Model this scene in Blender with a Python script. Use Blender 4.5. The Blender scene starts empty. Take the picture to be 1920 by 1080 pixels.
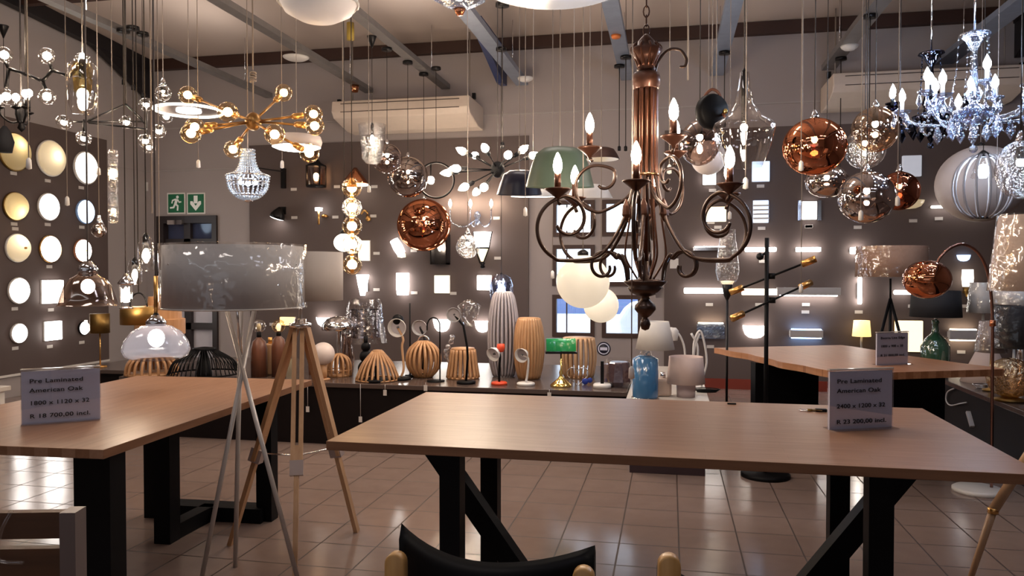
import bpy, math, random
from mathutils import Vector, Matrix
from math import sin, cos, pi, radians, sqrt, tan, atan
random.seed(7)
sc = bpy.context.scene
C = sc.collection

# ------------------------------------------------------------------ camera
F = 1444.0; CAMH = 1.39; YAW = radians(11.6); PIT = atan(30/1444)
cam_d = bpy.data.cameras.new('camera'); cam = bpy.data.objects.new('camera', cam_d); C.objects.link(cam)
cam_d.lens = F/1920*36; cam_d.sensor_width = 36; cam_d.clip_start = .05; cam_d.clip_end = 200
cam.location = (0, 0, CAMH); cam.rotation_euler = (pi/2-PIT, 0, YAW)
sc.camera = cam
sc.view_settings.view_transform = 'Standard'; sc.view_settings.look = 'None'
sc.view_settings.gamma = 1; sc.view_settings.use_curve_mapping = False
sc.view_settings.exposure = 0.0
cy = sc.cycles
cy.use_denoising = True; cy.max_bounces = 7; cy.diffuse_bounces = 3; cy.glossy_bounces = 4
cy.transmission_bounces = 4; cy.transparent_max_bounces = 24
cy.sample_clamp_indirect = 3.0; cy.sample_clamp_direct = 0; cy.caustics_reflective = False; cy.caustics_refractive = False

# ------------------------------------------------------------------ daylight outside (reaches the room through the back window)
w = bpy.data.worlds.new('World'); sc.world = w; w.use_nodes = True
bg = w.node_tree.nodes['Background']; bg.inputs[0].default_value = (.80, .90, 1, 1); bg.inputs[1].default_value = 4.0

# ------------------------------------------------------------------ area lights standing in for unseen shop ceiling lamps
def area(name, loc, sx, sy, power, col, rot=(0, 0, 0)):
    l = bpy.data.lights.new(name, 'AREA'); l.shape = 'RECTANGLE'; l.size = sx; l.size_y = sy
    l.energy = power; l.color = col
    o = bpy.data.objects.new(name, l); C.objects.link(o); o.location = loc; o.rotation_euler = rot
    return o
area('shop_light', (-4.2, 1.4, 4.3), 1.6, .5, 26, (1, .90, .84))
area('shop_light', (-1.2, 1.0, 4.3), 1.6, .5, 23, (1, .89, .83))
area('shop_light', (2.2, 1.4, 4.3), 1.6, .5, 15, (.80, .82, 1))
area('shop_light', (-4.6, 5.2, 4.1), 1.6, .4, 16, (1, .92, .87))
area('shop_light', (-.9, 5.6, 4.1), 1.6, .4, 20, (1, .90, .84))
area('shop_light', (2.4, 5.6, 4.1), 1.4, .4, 12, (.85, .88, 1))
area('front_fill', (-1.5, -3.6, 1.6), 5, 1.8, 15, (.80, .88, 1), (radians(90), 0, 0))  # added fill behind the camera, standing in for a shop front

# added upward area lights hidden on the trunking, brightening the ceiling
for x_, y_, p_, c_ in ((-5.27, 6.2, 16, (1, .90, .82)), (-2.81, 6.0, 18, (1, .90, .82)), (-.52, 5.8, 18, (1, .88, .80)), (1.78, 6.0, 11, (.95, .90, .92))):
    area('ceiling_wash', (x_, y_, 3.80), .08, 4.5, p_, c_, (pi, 0, 0))

# ------------------------------------------------------------------ helpers
def ray(px, py):
    v = (540-py)/F
    return (px-960)/F, cos(PIT)+v*sin(PIT), v*cos(PIT)-sin(PIT)
def P(px, py, d):
    a, fh, up = ray(px, py); s = d/fh; xc = a*s
    return Vector((xc*cos(YAW)-d*sin(YAW), xc*sin(YAW)+d*cos(YAW), CAMH+up*s))
def PY(px, py, Y):
    a, fh, up = ray(px, py); return P(px, py, Y/(a/fh*sin(YAW)+cos(YAW)))
def PX(px, py, X):
    a, fh, up = ray(px, py); return P(px, py, X/(a/fh*cos(YAW)-sin(YAW)))
def dZ(px, py, z):
    a, fh, up = ray(px, py); return (z-CAMH)*fh/up
def PZ(px, py, z): return P(px, py, dZ(px, py, z))
def dep(p): return -p[0]*sin(YAW)+p[1]*cos(YAW)
def S(n, d): return n*d/F
RT = Vector((cos(YAW), sin(YAW), 0)); FW = Vector((-sin(YAW), cos(YAW), 0)); UP = Vector((0, 0, 1))
def ceil_z(Y): return 4.3+.07*(9.5-Y)

def cr(pts, n=6, closed=False):
    pts = [Vector(p) for p in pts]; out = []; N = len(pts)
    rng = range(N) if closed else range(N-1)
    for i in rng:
        if closed: a, b, c, d = pts[i-1], pts[i], pts[(i+1) % N], pts[(i+2) % N]
        else:
            b, c = pts[i], pts[i+1]; a = pts[i-1] if i else b*2-c; d = pts[i+2] if i+2 < N else c*2-b
        for k in range(n):
            t = k/n
            out.append(.5*((2*b)+(c-a)*t+(2*a-5*b+4*c-d)*t*t+(3*b-a-3*c+d)*t**3))
    if not closed: out.append(pts[-1])
    return out

class MB:
    def __init__(s): s.v = []; s.f = []; s.sm = []
    def add(s, vs, fs, smooth, M=None):
        b = len(s.v)
        for v in vs:
            v = Vector(v); s.v.append(M @ v if M else v)
        for f in fs: s.f.append([b+i for i in f]); s.sm.append(smooth)
        return s
    def lathe(s, prof, c=(0, 0, 0), n=24, M=None, smooth=True, caps=True):
        vs = []; fs = []; m = len(prof)
        for r, z in prof:
            for k in range(n):
                a = 2*pi*k/n; vs.append((c[0]+max(r, 1e-4)*cos(a), c[1]+max(r, 1e-4)*sin(a), c[2]+z))
        for i in range(m-1):
            for k in range(n):
                k2 = (k+1) % n; fs.append((i*n+k, i*n+k2, (i+1)*n+k2, (i+1)*n+k))
        if caps:
            if prof[0][0] > 1e-3: fs.append(tuple(range(n))[::-1])
            if prof[-1][0] > 1e-3: fs.append(tuple((m-1)*n+k for k in range(n)))
        return s.add(vs, fs, smooth, M)
    def sphere(s, c, r, sx=1, sy=1, sz=1, n=20, m=12, M=None):
        vs = []; fs = []
        for i in range(m+1):
            t = pi*i/m; rr = max(sin(t), 1e-3)*r
            for k in range(n):
                a = 2*pi*k/n; vs.append((c[0]+rr*cos(a)*sx, c[1]+rr*sin(a)*sy, c[2]-cos(t)*r*sz))
        for i in range(m):
            for k in range(n):
                k2 = (k+1) % n; fs.append((i*n+k, i*n+k2, (i+1)*n+k2, (i+1)*n+k))
        return s.add(vs, fs, True, M)
    def tube(s, pts, r, n=8, closed=False, M=None, flat=1.0):
        pts = [Vector(p) for p in pts]; N = len(pts); vs = []; fs = []; up = None
        for i, p in enumerate(pts):
            if closed: t = pts[(i+1) % N]-pts[i-1]
            else: t = pts[min(i+1, N-1)]-pts[max(i-1, 0)]
            if t.length < 1e-9: t = Vector((0, 0, 1))
            t.normalize()
            if up is None:
                up = Vector((0, 0, 1)) if abs(t.z) < .9 else Vector((1, 0, 0))
            u = (up-t*up.dot(t))
            if u.length < 1e-6: u = t.orthogonal()
            u.normalize(); b = t.cross(u); up = u
            rr = r[i] if isinstance(r, (list, tuple)) else r
            for k in range(n):
                a = 2*pi*k/n; vs.append(p+u*rr*cos(a)*flat+b*rr*sin(a))
        for i in range(N if closed else N-1):
            j = (i+1) % N
            for k in range(n):
                k2 = (k+1) % n; fs.append((i*n+k, i*n+k2, j*n+k2, j*n+k))
        if not closed: fs.append(tuple(range(n))[::-1]); fs.append(tuple((N-1)*n+k for k in range(n)))
        return s.add(vs, fs, n > 4, M)
    def bar(s, a, b, w, h, M=None):
        a = Vector(a); b = Vector(b); t = (b-a).normalized()
        u = Vector((0, 0, 1)) if abs(t.z) < .95 else Vector((0, 1, 0))
        x = t.cross(u).normalized(); y = x.cross(t).normalized(); vs = []
        for p in (a, b):
            for i, j in ((-1, -1), (1, -1), (1, 1), (-1, 1)): vs.append(p+x*w/2*i+y*h/2*j)
        return s.add(vs, [(0, 1, 2, 3), (7, 6, 5, 4), (0, 4, 5, 1), (1, 5, 6, 2), (2, 6, 7, 3), (3, 7, 4, 0)], False, M)
    def box(s, x0, x1, y0, y1, z0, z1, M=None):
        vs = [(x, y, z) for x in (x0, x1) for y in (y0, y1) for z in (z0, z1)]
        return s.add(vs, [(0, 1, 3, 2), (4, 6, 7, 5), (0, 4, 5, 1), (2, 3, 7, 6), (0, 2, 6, 4), (1, 5, 7, 3)], False, M)
    def prism(s, poly, z0, z1, M=None, smooth=False):
        n = len(poly); vs = [(p[0], p[1], z0) for p in poly]+[(p[0], p[1], z1) for p in poly]
        fs = [tuple(range(n))[::-1], tuple(range(n, 2*n))]+[(i, (i+1) % n, (i+1) % n+n, i+n) for i in range(n)]
        return s.add(vs, fs, smooth, M)
    def build(s, name, mat, parent=None, loc=None, bevel=0, solid=0):
        me = bpy.data.meshes.new(name); me.from_pydata([tuple(v) for v in s.v], [], s.f)
        me.polygons.foreach_set('use_smooth', s.sm); me.materials.append(mat); me.update()
        o = bpy.data.objects.new(name, me); C.objects.link(o)
        if parent: o.parent = parent
        if loc is not None: o.location = loc
        if solid:
            m = o.modifiers.new('s', 'SOLIDIFY'); m.thickness = solid; m.offset = 0
        if bevel:
            m = o.modifiers.new('b', 'BEVEL'); m.width = bevel; m.segments = 2; m.limit_method = 'ANGLE'
        return o

def root(name, label, cat, loc=(0, 0, 0), group=None, rz=0):
    o = bpy.data.objects.new(name, None); C.objects.link(o); o.empty_display_size = .05
    o.location = loc; o.rotation_euler = (0, 0, rz)
    return tag(o, label, cat, group)
def tag(o, label, cat, group=None):
    o['label'] = label; o['category'] = cat
    if group: o['group'] = group
    return o
def struct(o): o['kind'] = 'structure'; return o

# ------------------------------------------------------------------ materials
_m = {}
def mat(name, col, rough=.5, metal=0., var=.06, scale=12., bump=0., em=None, es=0., spec=.5, coat=0., trans=0., alpha=1.):
    if name in _m: return _m[name]
    m = bpy.data.materials.new(name); m.use_nodes = True; nt = m.node_tree; b = nt.nodes['Principled BSDF']
    tc = nt.nodes.new('ShaderNodeTexCoord'); nz = nt.nodes.new('ShaderNodeTexNoise'); nz.inputs['Scale'].default_value = scale
    nt.links.new(tc.outputs['Object'], nz.inputs['Vector'])
    rp = nt.nodes.new('ShaderNodeMapRange'); rp.inputs[3].default_value = 1-var; rp.inputs[4].default_value = 1+var
    nt.links.new(nz.outputs[0], rp.inputs[0])
    mx = nt.nodes.new('ShaderNodeMix'); mx.data_type = 'RGBA'; mx.blend_type = 'MULTIPLY'; mx.inputs[0].default_value = 1
    mx.inputs[6].default_value = (*col, 1); nt.links.new(rp.outputs[0], mx.inputs[7])
    nt.links.new(mx.outputs[2], b.inputs['Base Color'])
    b.inputs['Roughness'].default_value = rough; b.inputs['Metallic'].default_value = metal
    b.inputs['Specular IOR Level'].default_value = spec; b.inputs['Coat Weight'].default_value = coat
    b.inputs['Transmission Weight'].default_value = trans; b.inputs['Alpha'].default_value = alpha
    if em: b.inputs['Emission Color'].default_value = (*em, 1); b.inputs['Emission Strength'].default_value = es
    if bump:
        bp = nt.nodes.new('ShaderNodeBump'); bp.inputs['Strength'].default_value = bump; bp.inputs['Distance'].default_value = .01
        nt.links.new(nz.outputs[0], bp.inputs['Height']); nt.links.new(bp.outputs[0], b.inputs['Normal'])
    _m[name] = m; return m
def glass(name, tint=(1, 1, 1), refl=.12, rcol=(1, 1, 1), rough=.02, edge=.55, bump=0., bscale=30):
    """thin blown glass: clear face-on, mirror-like toward its rim"""
    if name in _m: return _m[name]
    m = bpy.data.materials.new(name); m.use_nodes = True; nt = m.node_tree; nt.nodes.clear()
    o = nt.nodes.new('ShaderNodeOutputMaterial'); mx = nt.nodes.new('ShaderNodeMixShader')
    t = nt.nodes.new('ShaderNodeBsdfTransparent'); t.inputs[0].default_value = (*tint, 1)
    g = nt.nodes.new('ShaderNodeBsdfGlossy'); g.inputs[0].default_value = (*rcol, 1); g.inputs['Roughness'].default_value = rough
    lw = nt.nodes.new('ShaderNodeLayerWeight'); lw.inputs[0].default_value = .35
    mr = nt.nodes.new('ShaderNodeMapRange'); mr.inputs[3].default_value = refl; mr.inputs[4].default_value = edge
    nt.links.new(lw.outputs['Facing'], mr.inputs[0]); nt.links.new(mr.outputs[0], mx.inputs[0])
    nt.links.new(t.outputs[0], mx.inputs[1]); nt.links.new(g.outputs[0], mx.inputs[2]); nt.links.new(mx.outputs[0], o.inputs[0])
    if bump:
        tc = nt.nodes.new('ShaderNodeTexCoord'); nz = nt.nodes.new('ShaderNodeTexNoise'); nz.inputs['Scale'].default_value = bscale
        nt.links.new(tc.outputs['Object'], nz.inputs['Vector'])
        bp = nt.nodes.new('ShaderNodeBump'); bp.inputs['Strength'].default_value = bump; bp.inputs['Distance'].default_value = .02
        nt.links.new(nz.outputs[0], bp.inputs['Height']); nt.links.new(bp.outputs[0], g.inputs['Normal']); nt.links.new(bp.outputs[0], lw.inputs['Normal'])
    _m[name] = m; return m
def glow(name, col, s): return mat(name, (.8, .8, .78), .5, em=col, es=s)

def wood(name, c1, c2, rough=.35, scale=1.0, axis=0, planks=True):
    m = bpy.data.materials.new(name); m.use_nodes = True; nt = m.node_tree; b = nt.nodes['Principled BSDF']
    tc = nt.nodes.new('ShaderNodeTexCoord'); mp = nt.nodes.new('ShaderNodeMapping')
    sv = [14, 14, 14]; sv[axis] = 1.2; mp.inputs['Scale'].default_value = [x*scale for x in sv]
    nt.links.new(tc.outputs['Object'], mp.inputs[0])
    nz = nt.nodes.new('ShaderNodeTexNoise'); nz.inputs['Scale'].default_value = 3; nz.inputs['Detail'].default_value = 6
    nt.links.new(mp.outputs[0], nz.inputs['Vector'])
    ramp = nt.nodes.new('ShaderNodeValToRGB'); ramp.color_ramp.elements[0].color = (*c1, 1); ramp.color_ramp.elements[1].color = (*c2, 1)
    ramp.color_ramp.elements[0].position = .3; ramp.color_ramp.elements[1].position = .7
    nt.links.new(nz.outputs[0], ramp.inputs[0])
    out = ramp.outputs[0]
    if planks:
        br = nt.nodes.new('ShaderNodeTexBrick'); br.offset = .5; br.inputs['Scale'].default_value = 1
        br.inputs['Brick Width'].default_value = .55; br.inputs['Row Height'].default_value = .055; br.inputs['Mortar Size'].default_value = .0006
        br.inputs['Color1'].default_value = (1, 1, 1, 1); br.inputs['Color2'].default_value = (.93, .91, .89, 1); br.inputs['Mortar'].default_value = (.7, .62, .55, 1)
        br.inputs['Bias'].default_value = -.2
        nt.links.new(tc.outputs['Object'], br.inputs['Vector'])
        mx = nt.nodes.new('ShaderNodeMix'); mx.data_type = 'RGBA'; mx.blend_type = 'MULTIPLY'; mx.inputs[0].default_value = 1
        nt.links.new(out, mx.inputs[6]); nt.links.new(br.outputs[0], mx.inputs[7]); out = mx.outputs[2]
    nt.links.new(out, b.inputs['Base Color']); b.inputs['Roughness'].default_value = rough
    return m

OAK = wood('oak', (.27, .145, .088), (.34, .192, .12), .36)
OAK.node_tree.nodes['Principled BSDF'].inputs['Specular IOR Level'].default_value = .28
OAK2 = wood('oak_red', (.34, .15, .07), (.44, .21, .105), .4)
OAKR = wood('pale_wood', (.50, .29, .15), (.60, .37, .21), .45, axis=2, planks=False)
WOODO = wood('honey_wood', (.40, .20, .085), (.52, .29, .145), .45, axis=2, planks=False)
DWOOD = wood('dark_wood', (.10, .035, .018), (.17, .06, .03), .4, axis=2, planks=False)
RWOOD = wood('red_brown_wood', (.30, .11, .05), (.38, .16, .08), .4, axis=2, planks=False)
BLACK = mat('black_paint', (.003, .003, .004), .5, spec=.15)
BLACKM = mat('black_metal', (.012, .011, .012), .35, .6)
DARK = mat('dark_laminate', (.006, .0035, .004), .5, spec=.2)
CTOP = mat('counter_top', (.085, .06, .052), .22)
WCTOP = mat('white_counter', (.62, .56, .50), .3)
WHITE = mat('white_paint', (.75, .72, .68), .45)
WPLAS = mat('white_plastic', (.72, .70, .68), .35)
CORD = mat('white_cord', (.27, .23, .205), .7)
BCORD = mat('black_cord', (.02, .014, .012), .6)
BRASS = mat('brass', (.72, .40, .13), .28, 1)
BRASSD = mat('brushed_brass', (.28, .17, .055), .45, 1)
GOLD = mat('polished_gold', (.95, .68, .22), .12, 1)
COPPER = mat('copper', (.72, .30, .15), .15, 1)
CHROME = mat('chrome', (.8, .8, .82), .08, 1)
BRONZE = mat('bronze', (.088, .031, .016), .33, .7, var=.25, scale=25, coat=.15)
BRONZED = mat('aged_bronze', (.07, .026, .015), .38, .6, var=.35, scale=30, coat=.2)
WIRON = mat('brown_iron', (.055, .030, .022), .36, .7, var=.2, coat=.2)
ORANGE = mat('orange_red_paint', (.75, .07, .02), .35)
GREEN = mat('green_glass_shade', (.02, .30, .09), .2, coat=.5)
EXITG = mat('exit_green', (.003, .13, .05), .5, var=.02)
GDOME = mat('sage_enamel', (.09, .135, .10), .4)
NAVY = mat('navy_enamel', (.008, .009, .03), .35)
NAVYB = mat('navy_board', (.008, .022, .10), .4)
PAPER = mat('paper', (.74, .76, .92), .5, var=.01)
INK = mat('ink', (.005, .005, .012), .6, var=0)
CARD = mat('price_card', (.62, .58, .55), .5)
BLUEG = mat('blue_glass', (.05, .16, .33), .12, coat=.6)
SHW = mat('white_fabric', (.60, .57, .54), .8)
SHG = mat('grey_fabric', (.50, .49, .50), .75)
SHT = mat('tan_fabric', (.36, .21, .14), .8, var=.12, scale=40)
SHB = mat('black_fabric', (.015, .015, .018), .8)
OPAL = mat('opal_lit', (.75, .70, .62), .25, em=(1, .84, .62), es=.62)
OPALD = mat('opal_faint_glow', (.80, .72, .68), .3, em=(1, .85, .75), es=.08)  # unlit globe given a faint glow of its own
WARM = glow('bulb_warm', (1, .80, .60), 190)
WARMS = glow('bulb_warm_soft', (1, .66, .34), 60)
COOL = glow('bulb_cool', (.62, .76, 1), 150)
LW = glow('lit_white', (1, .94, .88), 10)
LX = glow('lit_white_bright', (1, .93, .85), 22)
LBX = glow('lit_blue_bright', (.30, .55, 1), 14)
LCX = glow('lit_cream_bright', (1, .82, .58), 12)
LWS = glow('lit_white_soft', (1, .88, .72), 3.2)
LC = glow('lit_cream', (1, .80, .50), 1.5)
LCD = mat('cream_glass', (.70, .60, .42), .3, em=(1, .75, .42), es=.28)
LY = glow('lit_yellow', (1, .66, .22), 1.5)
LB = glow('lit_blue', (.40, .62, 1), 2.2)
LBW = glow('lit_bluewhite', (.60, .78, 1), 5)
CLEAR = glass('clear_glass', (.97, .95, .93), .06, edge=.6)
CLEARB = glass('rippled_glass', (.93, .92, .92), .12, edge=.8, bump=.8, bscale=45)
SMOKE = glass('smoked_glass', (.62, .52, .48), .18, (.9, .82, .78), edge=.8)
AMBER = glass('amber_glass', (.98, .88, .72), .08, (1, .85, .65), edge=.45)
CHAMP = glass('champagne_clear', (.80, .66, .54), .16, (.95, .8, .65), edge=.75)
COPG = glass('copper_mirror_glass', (.35, .12, .06), .86, (.80, .31, .16), edge=1.0, bump=.2, bscale=7)
DCOPG = glass('dark_copper_glass', (.25, .08, .05), .84, (.45, .16, .09), edge=1.0, bump=.2, bscale=6)
CHRG = glass('chrome_mirror_glass', (.42, .36, .33), .60, (.72, .64, .60), edge=1.0, bump=.2, bscale=6)
IRID = mat('pearl_glass', (.66, .64, .72), .12, alpha=.5, bump=.6, scale=7, spec=1, coat=1)
IRIDA = glass('champagne_glass', (.74, .62, .54), .28, (.80, .68, .60), .1, edge=.9, bump=.5, bscale=8)
OMBRE = glass('blue_smoke_glass', (.52, .58, .74), .25, (.75, .82, 1), edge=.9, bump=.3, bscale=20)
GRNG = glass('green_bottle_glass', (.16, .34, .24), .22, (.6, .8, .65), edge=.75)
WRAP = glass('plastic_wrap', (.98, .98, .98), .05, (1, 1, 1), .10, edge=.45, bump=1.0, bscale=9)
PANE = glass('window_glass', (.9, .93, .97), .05, edge=.4)
CRY = glass('crystal', (.80, .87, 1), .3, (.85, .92, 1), .03, edge=.9, bump=.3, bscale=60)
CRYB = glass('black_crystal', (.06, .06, .09), .3, (.16, .18, .26), .05, edge=.8)
LEATHER = mat('leather', (.16, .06, .035), .5)

def shade_glass(name, col):
    """pressed glass that lets the bulb behind it glow through"""
    m = bpy.data.materials.new(name); m.use_nodes = True; nt = m.node_tree; nt.nodes.clear()
    o = nt.nodes.new('ShaderNodeOutputMaterial'); a = nt.nodes.new('ShaderNodeMixShader'); b = nt.nodes.new('ShaderNodeMixShader')
    t = nt.nodes.new('ShaderNodeBsdfTranslucent'); d = nt.nodes.new('ShaderNodeBsdfDiffuse'); g = nt.nodes.new('ShaderNodeBsdfGlossy')
    t.inputs[0].default_value = (*col, 1); d.inputs[0].default_value = (*col, 1); g.inputs['Roughness'].default_value = .2
    a.inputs[0].default_value = .35; b.inputs[0].default_value = .05
    nt.links.new(t.outputs[0], a.inputs[1]); nt.links.new(d.outputs[0], a.inputs[2]); nt.links.new(a.outputs[0], b.inputs[1]); nt.links.new(g.outputs[0], b.inputs[2])
    nt.links.new(b.outputs[0], o.inputs[0]); return m
TCREAM = shade_glass('cream_pressed_glass', (.86, .70, .42)); TWHITE = shade_glass('white_pressed_glass', (.9, .82, .68))
INNER = glow('inner_bulb', (1, .85, .60), 26)
# ------------------------------------------------------------------ the room
WALLM = mat('wall_paint', (.36, .315, .305), .7, var=.03, scale=2)
WALLL = mat('light_wall_paint', (.40, .36, .35), .7, var=.03, scale=2)
PANELM = mat('display_panel', (.105, .076, .070), .65, var=.05, scale=2)
CEILM = mat('ceiling_board', (.50, .41, .355), .75, var=.05, scale=1.5)
BEAMM = mat('dark_brown_timber', (.045, .018, .012), .6)
STEELK = mat('black_steel', (.008, .006, .008), .5)
TRUNK = mat('trunking', (.20, .19, .19), .4, .3, var=.2, scale=8, bump=.3); TRUNKB = mat('pale_blue_trunking', (.22, .26, .34), .35, .3, var=.2, scale=8, bump=.3)
RED = mat('red_skirting', (.22, .035, .02), .4)
BW = 9.5; LWX = -7.15; RWX = 4.3

def floor_mat():
    m = bpy.data.materials.new('floor_tiles'); m.use_nodes = True; nt = m.node_tree; b = nt.nodes['Principled BSDF']
    tc = nt.nodes.new('ShaderNodeTexCoord'); mp = nt.nodes.new('ShaderNodeMapping'); mp.inputs['Location'].default_value = (.25, -.05, 0)
    br = nt.nodes.new('ShaderNodeTexBrick'); br.offset = 0; br.squash = 1; br.inputs['Scale'].default_value = 1
    br.inputs['Brick Width'].default_value = .3; br.inputs['Row Height'].default_value = .3; br.inputs['Mortar Size'].default_value = .0045
    br.inputs['Mortar Smooth'].default_value = .1
    br.inputs['Color1'].default_value = (.235, .168, .143, 1); br.inputs['Color2'].default_value = (.25, .18, .153, 1); br.inputs['Mortar'].default_value = (.05, .028, .02, 1)
    nz = nt.nodes.new('ShaderNodeTexNoise'); nz.inputs['Scale'].default_value = 9; nz.inputs['Detail'].default_value = 5
    mx = nt.nodes.new('ShaderNodeMix'); mx.data_type = 'RGBA'; mx.blend_type = 'SOFT_LIGHT'; mx.inputs[0].default_value = .14
    nt.links.new(tc.outputs['Object'], mp.inputs[0]); nt.links.new(mp.outputs[0], br.inputs['Vector']); nt.links.new(tc.outputs['Object'], nz.inputs['Vector'])
    nt.links.new(br.outputs['Color'], mx.inputs[6]); nt.links.new(nz.outputs[0], mx.inputs[7]); nt.links.new(mx.outputs[2], b.inputs['Base Color'])
    mr = nt.nodes.new('ShaderNodeMapRange'); mr.inputs[3].default_value = .17; mr.inputs[4].default_value = .6
    nt.links.new(br.outputs['Fac'], mr.inputs[0]); nt.links.new(mr.outputs[0], b.inputs['Roughness'])
    bp = nt.nodes.new('ShaderNodeBump'); bp.inputs['Strength'].default_value = .25; bp.inputs['Distance'].default_value = .002; bp.invert = True
    nt.links.new(br.outputs['Fac'], bp.inputs['Height']); nt.links.new(bp.outputs[0], b.inputs['Normal'])
    b.inputs['Specular IOR Level'].default_value = .6
    return m
struct(MB().box(LWX-.2, RWX+.2, -4.2, BW+.2, -.1, 0).build('floor', floor_mat()))
m_ = MB(); y0, y1 = -4.2, BW+.2
vs = [(x, y, ceil_z(y)+dz) for x in (LWX-.2, RWX+.2) for y in (y0, y1) for dz in (0, .1)]
m_.add(vs, [(0, 1, 3, 2), (4, 6, 7, 5), (0, 4, 5, 1), (2, 3, 7, 6), (0, 2, 6, 4), (1, 5, 7, 3)], False)
struct(m_.build('ceiling', CEILM))
struct(MB().box(LWX-.2, LWX, -4.2, BW+.2, 0, 5).build('wall_left', WALLL))
struct(MB().box(RWX, RWX+.2, -4.2, BW+.2, 0, 5).build('wall_right', PANELM))
struct(MB().box(LWX, RWX, -4.2, -4, 0, 5).build('wall_front', WALLL))

# back wall with the openings of the window panes and the exit door
WOP = [(1038, 1114, 377, 442), (1130, 1203, 377, 442), (1038, 1114, 462, 535), (1130, 1203, 462, 535), (1038, 1116, 556, 631), (1130, 1203, 556, 631)]
xa = PY(1036, 500, BW).x; xb = PY(1115, 500, BW).x; xc_ = PY(1129, 500, BW).x; xd = PY(1204, 500, BW).x
def zr(t, b, px=1120): return PY(px, b, BW).z, PY(px, t, BW).z
rows = [zr(375, 443), zr(459, 536), zr(553, 632)]
dx0, dx1 = PY(297, 500, BW).x, PY(409, 500, BW).x; dz = PY(350, 405, BW).z
m_ = MB()
m_.box(LWX-.1, dx0, BW, BW+.2, 0, 4.9); m_.box(dx0, dx1, BW, BW+.2, dz, 4.9); m_.box(dx1, xa, BW, BW+.2, 0, 4.9)
m_.box(xd, RWX+.1, BW, BW+.2, 0, 4.9); m_.box(xb, xc_, BW, BW+.2, rows[2][0], rows[0][1])
m_.box(xa, xd, BW, BW+.2, rows[0][1], 4.9); m_.box(xa, xd, BW, BW+.2, 0, rows[2][0])
for lo, hi in ((rows[2][1], rows[1][0]), (rows[1][1], rows[0][0])):
    m_.box(xa, xb, BW, BW+.2, lo, hi); m_.box(xc_, xd, BW, BW+.2, lo, hi)
struct(m_.build('wall_back', WALLM))
k = 0
for z0, z1 in rows:
    for x0, x1 in ((xa, xb), (xc_, xd)):
        k += 1
        wr = struct(bpy.data.objects.new('window_%d' % k, None)); C.objects.link(wr); wr.location = ((x0+x1)/2, BW, z0)
        hx = (x1-x0)/2; hz = z1-z0; t = .05
        m_ = MB().box(-hx, hx, -.03, .06, 0, t).box(-hx, hx, -.03, .06, hz-t, hz).box(-hx, -hx+t, -.03, .06, t, hz-t).box(hx-t, hx, -.03, .06, t, hz-t)
        m_.build('window_frame', BEAMM, wr)
        MB().box(-hx+t, hx-t, .02, .026, t, hz-t).build('pane', PANE, wr)
        if x0 == xa: MB().box(-hx+.17, -hx+.185, .0, .02, t, hz-t).build('mullion', BEAMM, wr)
# display boards (painted dark) and trims
def ztop(px, py): return PY(px, py, BW).z
XL0, XL1 = PY(470, 400, BW).x, PY(992, 400, BW).x
struct(MB().box(XL0, XL1, BW-.03, BW, .1, 3.09).build('trim_1', PANELM))
XR0 = PY(1246, 400, BW).x
struct(MB().box(XR0, RWX, BW-.03, BW, .1, 3.09).build('trim_2', PANELM))
YL = PX(198, 400, LWX).y
struct(MB().box(LWX, LWX+.03, -1, YL, .26, 3.09).build('trim_3', PANELM))
struct(MB().box(LWX, RWX, BW-.012, BW, 3.36, 3.375).build('trim_4', WALLL))
struct(MB().box(LWX, XL0, BW-.012, BW, 2.78, 2.795).build('trim_5', WALLL))
struct(MB().box(LWX, LWX+.012, YL, BW, 2.78, 2.795).build('trim_6', WALLL))
struct(MB().box(dx1, RWX, BW-.045, BW-.03, 0, .12).build('baseboard_back', RED))
struct(MB().box(XL0, XL0+.01, BW-.045, BW-.03, 0, .12).build('baseboard_corner', RED))
# roof timbers
def timber(name, label, y, hgt, dep_):
    z = ceil_z(y); o = MB().box(LWX, RWX, y-dep_, y, z-hgt, z).build(name, BEAMM); struct(o)
timber('trim_7', '', BW, .14, .09); timber('trim_8', '', 7.35, .12, .08)
struct(MB().box(LWX, LWX+.04, -1, YL, .235, .26).build('trim_9', WHITE))
def rafter(x, n):
    m_ = MB(); ya, yb = 2.0, BW
    vs = [(xx, y, z) for xx in (x-.05, x+.05) for y, zz in ((ya, 0), (yb, 0)) for z in (ceil_z(y)-.17, ceil_z(y)-.001)]
    m_.add(vs, [(0, 1, 3, 2), (4, 6, 7, 5), (0, 4, 5, 1), (2, 3, 7, 6), (0, 2, 6, 4), (1, 5, 7, 3)], False)
    # haunch at the wall
    ys = [BW-1.1, BW-.02, BW-.02]; zs = [ceil_z(BW-1.1)-.17, ceil_z(BW)-.17, ceil_z(BW)-.55]
    m_.add([(xx, y, z) for xx in (x-.045, x+.045) for y, z in zip(ys, zs)], [(0, 1, 2), (5, 4, 3), (0, 3, 4, 1), (1, 4, 5, 2), (2, 5, 3, 0)], False)
    o = m_.build('steel_rafter', STEELK); return o
r1 = tag(rafter(-7.05, 1), 'black steel rafter with a deep haunch above the round wall lights', 'beam', 'black steel rafters')
r2 = tag(rafter(3.75, 2), 'black steel rafter behind the crystal chandelier', 'beam', 'black steel rafters')
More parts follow.
